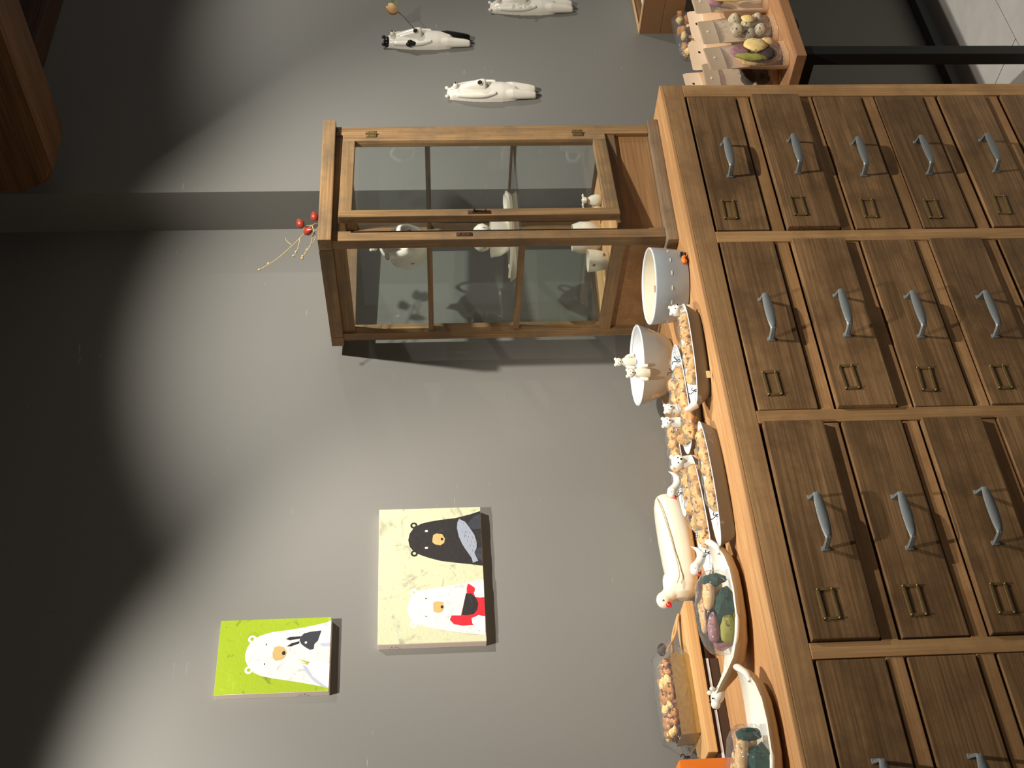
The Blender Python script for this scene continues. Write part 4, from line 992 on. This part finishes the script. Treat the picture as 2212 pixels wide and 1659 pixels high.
# bear boats with cookie parcels
def bear_boat(label, loc, rz):
    t = thing('bear_boat_dish', label, 'dish', loc, rz, 'long white bear-shaped dishes at the chest edge')
    # x from head (-) to tail (+): half width, rim height
    st = [(-.190, .017, .076, .062), (-.172, .027, .068, .050), (-.150, .034, .056, .030), (-.120, .044, .042, .013), (-.080, .054, .033, .003), (-.030, .064, .0285, 0), (.030, .066, .0275, 0), (.080, .061, .0285, .001), (.120, .047, .0315, .006), (.148, .030, .036, .014), (.166, .016, .042, .024), (.174, .009, .045, .034)]
    b = nb(); rings = []
    for x, w, zr, z0 in st:
        ri = []; th = .006
        for k in range(13):                      # outside, near rim to far rim
            a = PI * k / 12; ri.append((x, -w * math.cos(a), zr - (zr - z0) * math.sin(a) ** .7 if 0 < k < 12 else zr))
        wi = max(w - th, .002)
        for k in range(12, -1, -1):
            a = PI * k / 12; dz = max(zr - z0 - .006, .0015)
            ri.append((x, -wi * math.cos(a), zr + .0015 - dz * (math.sin(a) ** .7 if 0 < k < 12 else 0)))
        rings.append(ri)
    loft(b, [r[13:] for r in rings], False, False, closed=False)
    for r in (0, 1):                              # rim bridging the two skins
        loft(b, [[q[0], q[25]] if r == 0 else [q[12], q[13]] for q in rings], False, False, closed=False)
    obj('hull', b, M['white'], t, smooth=True)
    b = nb(); loft(b, [r[:13] for r in rings], False, False, closed=False); obj('outer_shell', b, M['shade_ware'], t, smooth=True, label='outside coloured tan for its shade')
    b = nb(); ball(b, (-.190, 0, .070), (.020, .018, .0125), Matrix.Rotation(.35, 3, 'Y'), 18, 12); ball(b, (-.208, 0, .076), (.012, .0105, .0085), None, 14, 10)
    for s in (-1, 1): ball(b, (-.178, s * .013, .0815), (.0055, .004, .005), None, 10, 8)
    h = obj('bear_head', b, M['white'], t, smooth=True)
    b = nb(); ball(b, (-.2175, 0, .078), .003, None, 8, 6)
    for s in (-1, 1): ball(b, (-.199, s * .0125, .083), .0018, None, 8, 6)
    obj('nose_and_eyes', b, M['black_glaze'], h)
    b = nb(); tube(b, curve([(.130, -.034, .036), (.150, -.026, .038), (.168, -.012, .044), (.180, 0, .049)], 5), [.004, .0045, .005, .0054, .0058, .006, .0062, .0065, .0067, .007, .0072, .0074, .0074, .007, .006, .004], 14); obj('hind_paw', b, M['white'], t, smooth=True)
    b = nb(); tube(b, curve([(-.03, -.064, .0285), (-.055, -.0605, .0305), (-.085, -.050, .034), (-.12, -.034, .044)], 5), [.002, .003, .004, .0042, .0042, .0042, .0042, .0042, .0042, .0042, .004, .0038, .0035, .003, .0025, .002], 10); obj('fore_paw', b, M['white'], t, smooth=True)
    for ch in t.children: ch.scale = (.82, 1, 1)
    return t
def parcel(label, loc, rz, seed):
    t = thing('cookie_parcel', label, 'bag', loc, rz, 'clear parcels of mixed cookies in the bear dishes')
    rr = random.Random(seed); L, W, Hh = .155, .085, .080
    b = nb(); rings = []; N = 22
    for i in range(N + 1):
        u = i / N; x = -L / 2 + L * u; k0 = max(.05, (math.sin(PI * min(max(u, .012), .988))) ** .22)
        rings.append([(x, W / 2 * k0 * math.copysign(abs(math.cos(a)) ** .6, math.cos(a)) * (1 + .07 * noise.noise(Vector((x * 50, a, seed)))), Hh / 2 + Hh / 2 * k0 * math.copysign(abs(math.sin(a)) ** .6, math.sin(a)) * (1 + .09 * noise.noise(Vector((x * 50, a + 9, seed))))) for a in [2 * PI * k / 28 for k in range(28)]])
    loft(b, rings); obj('wrapper', b, M['film'], t, smooth=True, label='clear crinkled wrapper')
    spec = [('cookie_green', (.012, -.020, .026), (.030, .010, .022), .2, 'dark green leaf cookie'), ('cookie_olive', (-.040, -.018, .030), (.030, .010, .015), .15, 'olive green cookie'), ('cookie_mauve', (-.036, -.012, .056), (.030, .014, .011), .1, 'mauve cookie'),
            ('cookie_tan', (.030, -.016, .056), (.034, .012, .012), .2, 'tan biscuit'), ('cookie_tan', (.052, .0, .040), (.020, .022, .016), -.2, 'tan biscuit'), ('cookie_tan', (.0, .012, .066), (.04, .012, .008), .05, 'tan biscuit'), ('cookie_green', (.0, .022, .03), (.05, .010, .024), 0, 'dark green cookie'), ('cookie_mauve', (-.056, .008, .036), (.014, .022, .018), .0, 'mauve cookie'), ('cookie_olive', (-.012, .0, .016), (.04, .02, .009), 0, 'olive green cookie'), ('cookie_green', (.056, -.022, .040), (.012, .010, .024), 0, 'dark green cookie')]
    for nm, p, r, tilt, lb in spec:
        gr = nm == 'cookie_green'; b = nb(); ball(b, (0, 0, 0), r, Matrix.Rotation(tilt, 3, 'Y'), 9 if gr else 18, 6 if gr else 12, lump=.5 if gr else .28, lfreq=55, seed=seed + r[0] * 90); o = obj('cookie', b, M[nm], t, smooth=not gr, label=lb); o.location = p
    b = nb(); box(b, .050, .0700, -.0395, -.0389, .012, .024); obj('paper_label', b, M['paper'], t)
    return t
bear_boat('long white bear dish between the trays and the other bear dish', (.985, 2.012, ZT + .0008), math.radians(-7))
parcel('clear parcel of green and mauve cookies nearer the goose', (.985, 2.006, ZT + .0095), math.radians(-5), 1)
bear_boat('long white bear dish cut by the picture edge', (.706, 1.962, ZT + .0008), math.radians(-3))
parcel('clear parcel of green and tan cookies beside the orange pot', (.668, 1.972, ZT + .0095), math.radians(-3), 4)

# nut cake on a wooden stand
t = thing('serving_stand', 'light wooden serving board raised on a dark walnut block', 'board', (.97, 2.28, ZT + .0005))
b = nb(); box(b, -.165, .163, -.032, .075, .034, .054, bev=.003); obj('board', b, M['board'], t)
b = nb(); box(b, -.20, .035, -.022, .07, 0, .0335, bev=.002); obj('walnut_block', b, M['walnut'], t)
b = nb(); box(b, -.20, .034, -.0245, -.022, .021, .0265, bev=.0006); obj('steel_strip', b, M['rim_white'], t)
b = nb(); box(b, .135, .155, -.02, .07, 0, .0335, bev=.002); obj('foot', b, M['walnut'], t)
t = thing('nut_cake', 'nut-topped cake bar in a gold card tray and clear bag', 'cake', (.942, 2.312, ZT + .055))
b = nb(); loft(b, [[(-.084, -.030, 0), (.084, -.030, 0), (.084, .030, 0), (-.084, .030, 0)], [(-.088, -.034, .040), (.088, -.034, .040), (.088, .034, .040), (-.088, .034, .040)], [(-.0865, -.0325, .040), (.0865, -.0325, .040), (.0865, .0325, .040), (-.0865, .0325, .040)], [(-.0825, -.029, .002), (.0825, -.029, .002), (.0825, .029, .002), (-.0825, .029, .002)]]); obj('gold_tray', b, M['gold'], t)
b = nb(); box(b, -.082, .082, -.029, .029, .003, .050, bev=.010)
for v in b.verts:
    if v.co.z > .03: v.co.z += .005 * noise.noise(v.co * 60)
obj('cake', b, M['caramel'], t, smooth=True)
rr = random.Random(11)
for k in range(34):
    b = nb(); r = rr.uniform(.007, .011); ball(b, (0, 0, 0), (r * 1.25, r, r * .75), Matrix.Rotation(rr.uniform(0, 3), 3, 'Z') @ Matrix.Rotation(rr.uniform(-.4, .4), 3, 'X'), 10, 8, lump=.35, lfreq=120, seed=k)
    o = obj('nut', b, M['nut'] if k % 4 else M['cookie_yellow'], t, smooth=True); o.location = (-.076 + .152 * (k % 12) / 11 + rr.uniform(-.006, .006), -.026 + .022 * (k // 12) + rr.uniform(-.004, .004), .047 + rr.uniform(0, .008) + (.004 if k > 11 else 0))
b = nb(); rings = []
for i, (x, w, h, z) in enumerate(((.130, .004, .003, .032), (.120, .014, .010, .034), (.104, .032, .026, .036), (.090, .037, .038, .036), (0, .038, .040, .037), (-.088, .037, .038, .036), (-.100, .030, .026, .032), (-.114, .012, .012, .030), (-.121, .0045, .0045, .029), (-.125, .0045, .0045, .029), (-.135, .012, .007, .029), (-.16, .020, .010, .027))):
    rings.append([(x + .004 * noise.noise(Vector((k, x * 30, 2))), w * math.copysign(abs(math.cos(a)) ** .7, math.cos(a)) * (1 + .06 * noise.noise(Vector((k * .8, i, 4)))), z + h * math.copysign(abs(math.sin(a)) ** .7, math.sin(a)) * (1 + .06 * noise.noise(Vector((k * .8, i, 7))))) for k, a in enumerate([2 * PI * q / 28 for q in range(28)])])
loft(b, rings); obj('wrapper', b, M['film'], t, smooth=True, label='clear bag')
b = nb(); tube(b, [(-.1245, 0, .029), (-.1215, 0, .029)], .0062, 12); tube(b, curve([(-.123, -.005, .033), (-.120, -.012, .040), (-.127, -.016, .046)], 4), .001, 6); obj('twist_tie', b, M['tie'], t, smooth=True)
t = thing('wooden_tongs', 'small wooden tongs leaning at the right end of the serving board', 'tongs', (1.09, 2.30, ZT + .055))
for s in (0, 1):
    b = nb(); tube(b, curve([(.038, .012 * s, .004), (-.005, .012 + .006 * s, .016 + .004 * s), (-.045, .020 * s, .040 - .016 * s)], 5), [.0055] * 10 + [.007], 10, flat=.45); obj('arm', b, M['board'], t, smooth=True)
b = nb(); ball(b, (-.030, .03, .045), (.014, .012, .010), None, 12, 8, lump=.2, lfreq=60); obj('date', b, M['cookie_dark'], t, smooth=True, label='dark dried fruit held in the tongs')
b = nb(); box(b, -.088, .088, -.05, .05, 0, .150, bev=.014)
o = obj('orange_pot', b, M['orange'], smooth=True, loc=(.648, 2.128, ZT + .0005)); tag(o, 'orange rounded pot at the picture edge behind the cookies', 'pot')

# ------------------------------------------------------------------ side table with pouches
TZ = .685
tb = thing('side_table', 'wooden slab table on black steel legs beside the chest', 'table', (2.43, 1.83, 0))
b = nb(); box(b, 0.004, 1.6, 0, .398, TZ - .027, TZ, bev=.002); obj('slab', b, M['slab'], tb)
for x in (.025, 1.5):
    for y in (.012, .35):
        b = nb(); box(b, x, x + .034, y, y + .034, 0.0, TZ - .027, bev=.0015); obj('leg', b, M['black_metal'], tb)
b = nb(); box(b, .059, 1.5, .352, .382, .03, .06, bev=.0015); obj('stretcher', b, M['black_metal'], tb)
b = nb(); box(b, .025, .059, .046, .35, TZ - .06, TZ - .0275, bev=.0015); obj('end_rail', b, M['black_metal'], tb)
b = nb(); box(b, .35, .39, .16, .20, TZ - .12, TZ - .0275, bev=.012); obj('underside_block', b, M['walnut'], tb)

def pouch(label, x, y, rz, kind, hgt=.205, wb=.104, wt=.116, lean=.012, win=True):
    t = thing('stand_up_pouch', label, 'pouch', (x, y, TZ + .0008), rz, 'kraft stand-up pouches on the side table')
    prof = [(0, .052), (.15, .054), (.35, .046), (.55, .034), (.70, .020), (.78, .010), (.80, .004), (.96, .0035), (1.0, .0030)]
    def half(sgn, grow=0.0):
        b = nb(); rings = []
        for u, d in prof:
            w = (wb + (wt - wb) * min(1, u * 1.2)) / 2 * (1 if u < .99 else .93); z = u * hgt; off = lean * u * u
            rings.append([(w * math.cos(a) + 0, off + sgn * (d / 2 + grow) * math.sin(a) ** .8 if 0 < k < 10 else off, z) for k, a in enumerate([PI * q / 10 for q in range(11)])])
        loft(b, rings, False, False, closed=False); return b
    obj('back_panel', half(1), M['kraft_back'], t, smooth=True)
    bb = nb(); prism(bb, [(-wb / 2, 0), (-wb * .3, -.024), (wb * .3, -.024), (wb / 2, 0), (wb * .3, .024), (-wb * .3, .024)], lambda a, c, h: (a, c, h), 0, .001); obj('gusset', bb, M['kraft'], t)
    fr = half(-1)
    # split the front: kraft foot, clear window, ziplock strip, kraft header
    me = bpy.data.meshes.new('tmp'); fr.to_mesh(me); fr.free()
    for nm, lo, hi, mt in (('kraft_foot', -1, .08, M['kraft']), ('window', .06, .79, M['film'] if win else M['kraft']), ('header', .79, 2, M['zip'] if win else M['kraft_back'])):
        q = nb(); q.from_mesh(me)
        for co, no, keep in (((0, 0, lo * hgt), (0, 0, -1), lo > 0), ((0, 0, hi * hgt), (0, 0, 1), hi < 1)):
            if keep: bmesh.ops.bisect_plane(q, geom=q.verts[:] + q.edges[:] + q.faces[:], plane_co=co, plane_no=no, clear_outer=True)
        if len(q.faces): obj(nm, q, mt, t, smooth=True)
        else: q.free()
    bpy.data.meshes.remove(me)
    b = nb(); prism(b, circ((0, .9 * hgt), .0045, .003), lambda a, c, h: (a, lean * .81 + h, c), -.0032, -.0024); obj('hang_hole', b, M['white'] if win else M['dark'], t)
    rr = random.Random(int(x * 1000))
    if kind == 'mixed':
        cs = [('cookie_mauve', (-.006, -.012, .120), (.026, .008, .022), 'mauve leaf cookie'), ('cookie_yellow', (.006, -.026, .080), (.027, .008, .025), 'marbled yellow cookie'), ('cookie_olive', (-.036, -.014, .098), (.010, .008, .034), 'green leaf cookie'), ('cookie_tan', (.026, -.022, .044), (.016, .009, .016), 'tan cookie'), ('cookie_dark', (-.014, -.016, .054), (.028, .009, .022), 'dark cookie'), ('cookie_tan', (0, .004, .07), (.036, .012, .05), 'tan cookie')]
    elif kind == 'balls':
        cs = [('cookie_grey', (rr.uniform(-.003, .003) - .028 + .028 * (k % 3), -.012 + .012 * (k % 2), .044 + .030 * (k // 3) + rr.uniform(-.003, .003)), (.0155, .0145, .0145), 'speckled grey cookie ball') for k in range(9)] + [('cookie_yellow', (.006, -.028, .076), (.014, .005, .015), 'cut cookie half')]
    elif kind == 'biscotti':
        cs = [('cookie_yellow', (-.020, -.016, .095), (.014, .008, .045), 'almond biscotti'), ('cookie_yellow', (.012, -.020, .064), (.014, .008, .040), 'almond biscotti'), ('cookie_tan', (.014, -.018, .115), (.016, .007, .016), 'tan cookie'), ('cookie_mauve', (-.01, .0, .14), (.02, .008, .02), 'mauve cookie')]
    elif kind == 'dark':
        cs = [('cookie_dark', (-.02 + .02 * (k % 3), -.010, .04 + .036 * (k // 3)), (.018, .012, .017), 'dark cookie') for k in range(6)]
    else: cs = []
    for nm, p, r, lb in cs:
        b = nb(); ball(b, (0, 0, 0), tuple(v * 1.2 for v in r), Matrix.Rotation(rr.uniform(-.35, .35), 3, 'Y'), 14, 10, lump=.16, lfreq=70, seed=p[2] * 100 + p[0] * 30); o = obj('cookie', b, M[nm], t, smooth=True, label=lb); o.location = p
    return t
pouch('front pouch of purple, yellow and green cookies at the table end', 2.520, 1.893, math.radians(8), 'mixed', .205)
pouch('front pouch of speckled grey cookie balls next to the mixed one', 2.648, 1.905, math.radians(5), 'balls', .200)
pouch('front pouch of yellow almond biscotti at the picture edge', 2.785, 1.905, math.radians(4), 'biscotti', .200)
pouch('pouch of dark cookies squeezed behind the mixed cookie pouch', 2.552, 1.985, math.radians(-6), 'dark', .190)
pouch('kraft pouch in the second row behind the cookie balls', 2.672, 1.990, math.radians(3), 'none', .206, win=False)
pouch('kraft pouch in the second row behind the biscotti', 2.800, 1.990, math.radians(-4), 'none', .192, win=False)
pouch('pale kraft pouch in the rear row closest to the chest', 2.640, 2.072, math.radians(5), 'none', .214, win=False)
pouch('pale kraft pouch in the middle of the rear row', 2.765, 2.072, math.radians(-3), 'none', .182, win=False)
pouch('short pale kraft pouch directly in front of the nut bag', 2.890, 2.070, math.radians(3), 'none', .160, win=False)

t = thing('nut_bag', 'clear bag of whole roasted nuts standing against the wall', 'bag', (2.965, 2.160, TZ + .0008))
b = nb(); rings = []
for u, w, d in ((0, .110, .030), (.2, .115, .036), (.6, .115, .036), (.9, .110, .030), (1, .09, .010)):
    rings.append([(w * math.copysign(abs(math.cos(a)) ** .7, math.cos(a)), d * math.sin(a), .185 * u) for a in [2 * PI * k / 28 for k in range(28)]])
loft(b, rings); obj('wrapper', b, M['film'], t, smooth=True, label='clear bag')
rr = random.Random(21)
for k in range(80):
    b = nb(); r = rr.uniform(.010, .014); ball(b, (0, 0, 0), (r * 1.3, r, r * .8), Matrix.Rotation(rr.uniform(0, 3), 3, 'Z') @ Matrix.Rotation(rr.uniform(-1, 1), 3, 'X'), 10, 8, lump=.3, lfreq=110, seed=k)
    o = obj('nut', b, (M['nut'], M['cookie_dark'], M['cookie_yellow'], M['nut'])[k % 4], t, smooth=True); o.location = (-.096 + .192 * (k % 10) / 9 + rr.uniform(-.005, .005), -.006 + rr.uniform(-.014, .012), .014 + .021 * (k // 10) + rr.uniform(-.004, .004))

t = thing('wall_box', 'open tan wooden box fixed to the wall above the pouches', 'box', (3.085, YR, .826))
for z in (0, .065):
    for x in (0, .372):
        b = nb(); box(b, x, x + .008, -.30, 0, z, z + .064, bev=.0008); obj('end_board', b, M['boxwood'], t)
    b = nb(); box(b, .008, .372, -.30, -.292, z, z + .064, bev=.0008); obj('front_board', b, M['boxwood'], t)
b = nb(); box(b, .008, .372, -.292, -.008, 0, .008); obj('bottom_board', b, M['boxwood'], t)
b = nb(); box(b, .008, .372, -.008, 0, 0, .129); obj('back_board', b, M['boxwood'], t)
for a in ((-.001, .381, -.301, -.289), (-.001, .381, -.012, 0)):
    b = nb(); box(b, a[0], a[1], a[2], a[3], .129, .133, bev=.0008); obj('rim_strip', b, M['boxrim'], t)
for a in (-.001, .369):
    b = nb(); box(b, a, a + .012, -.289, -.012, .129, .133, bev=.0008); obj('rim_strip', b, M['boxrim'], t)
b = nb(); box(b, .020, .36, -.28, -.02, .009, .110, bev=.004); obj('white_liner', b, M['paper'], t)
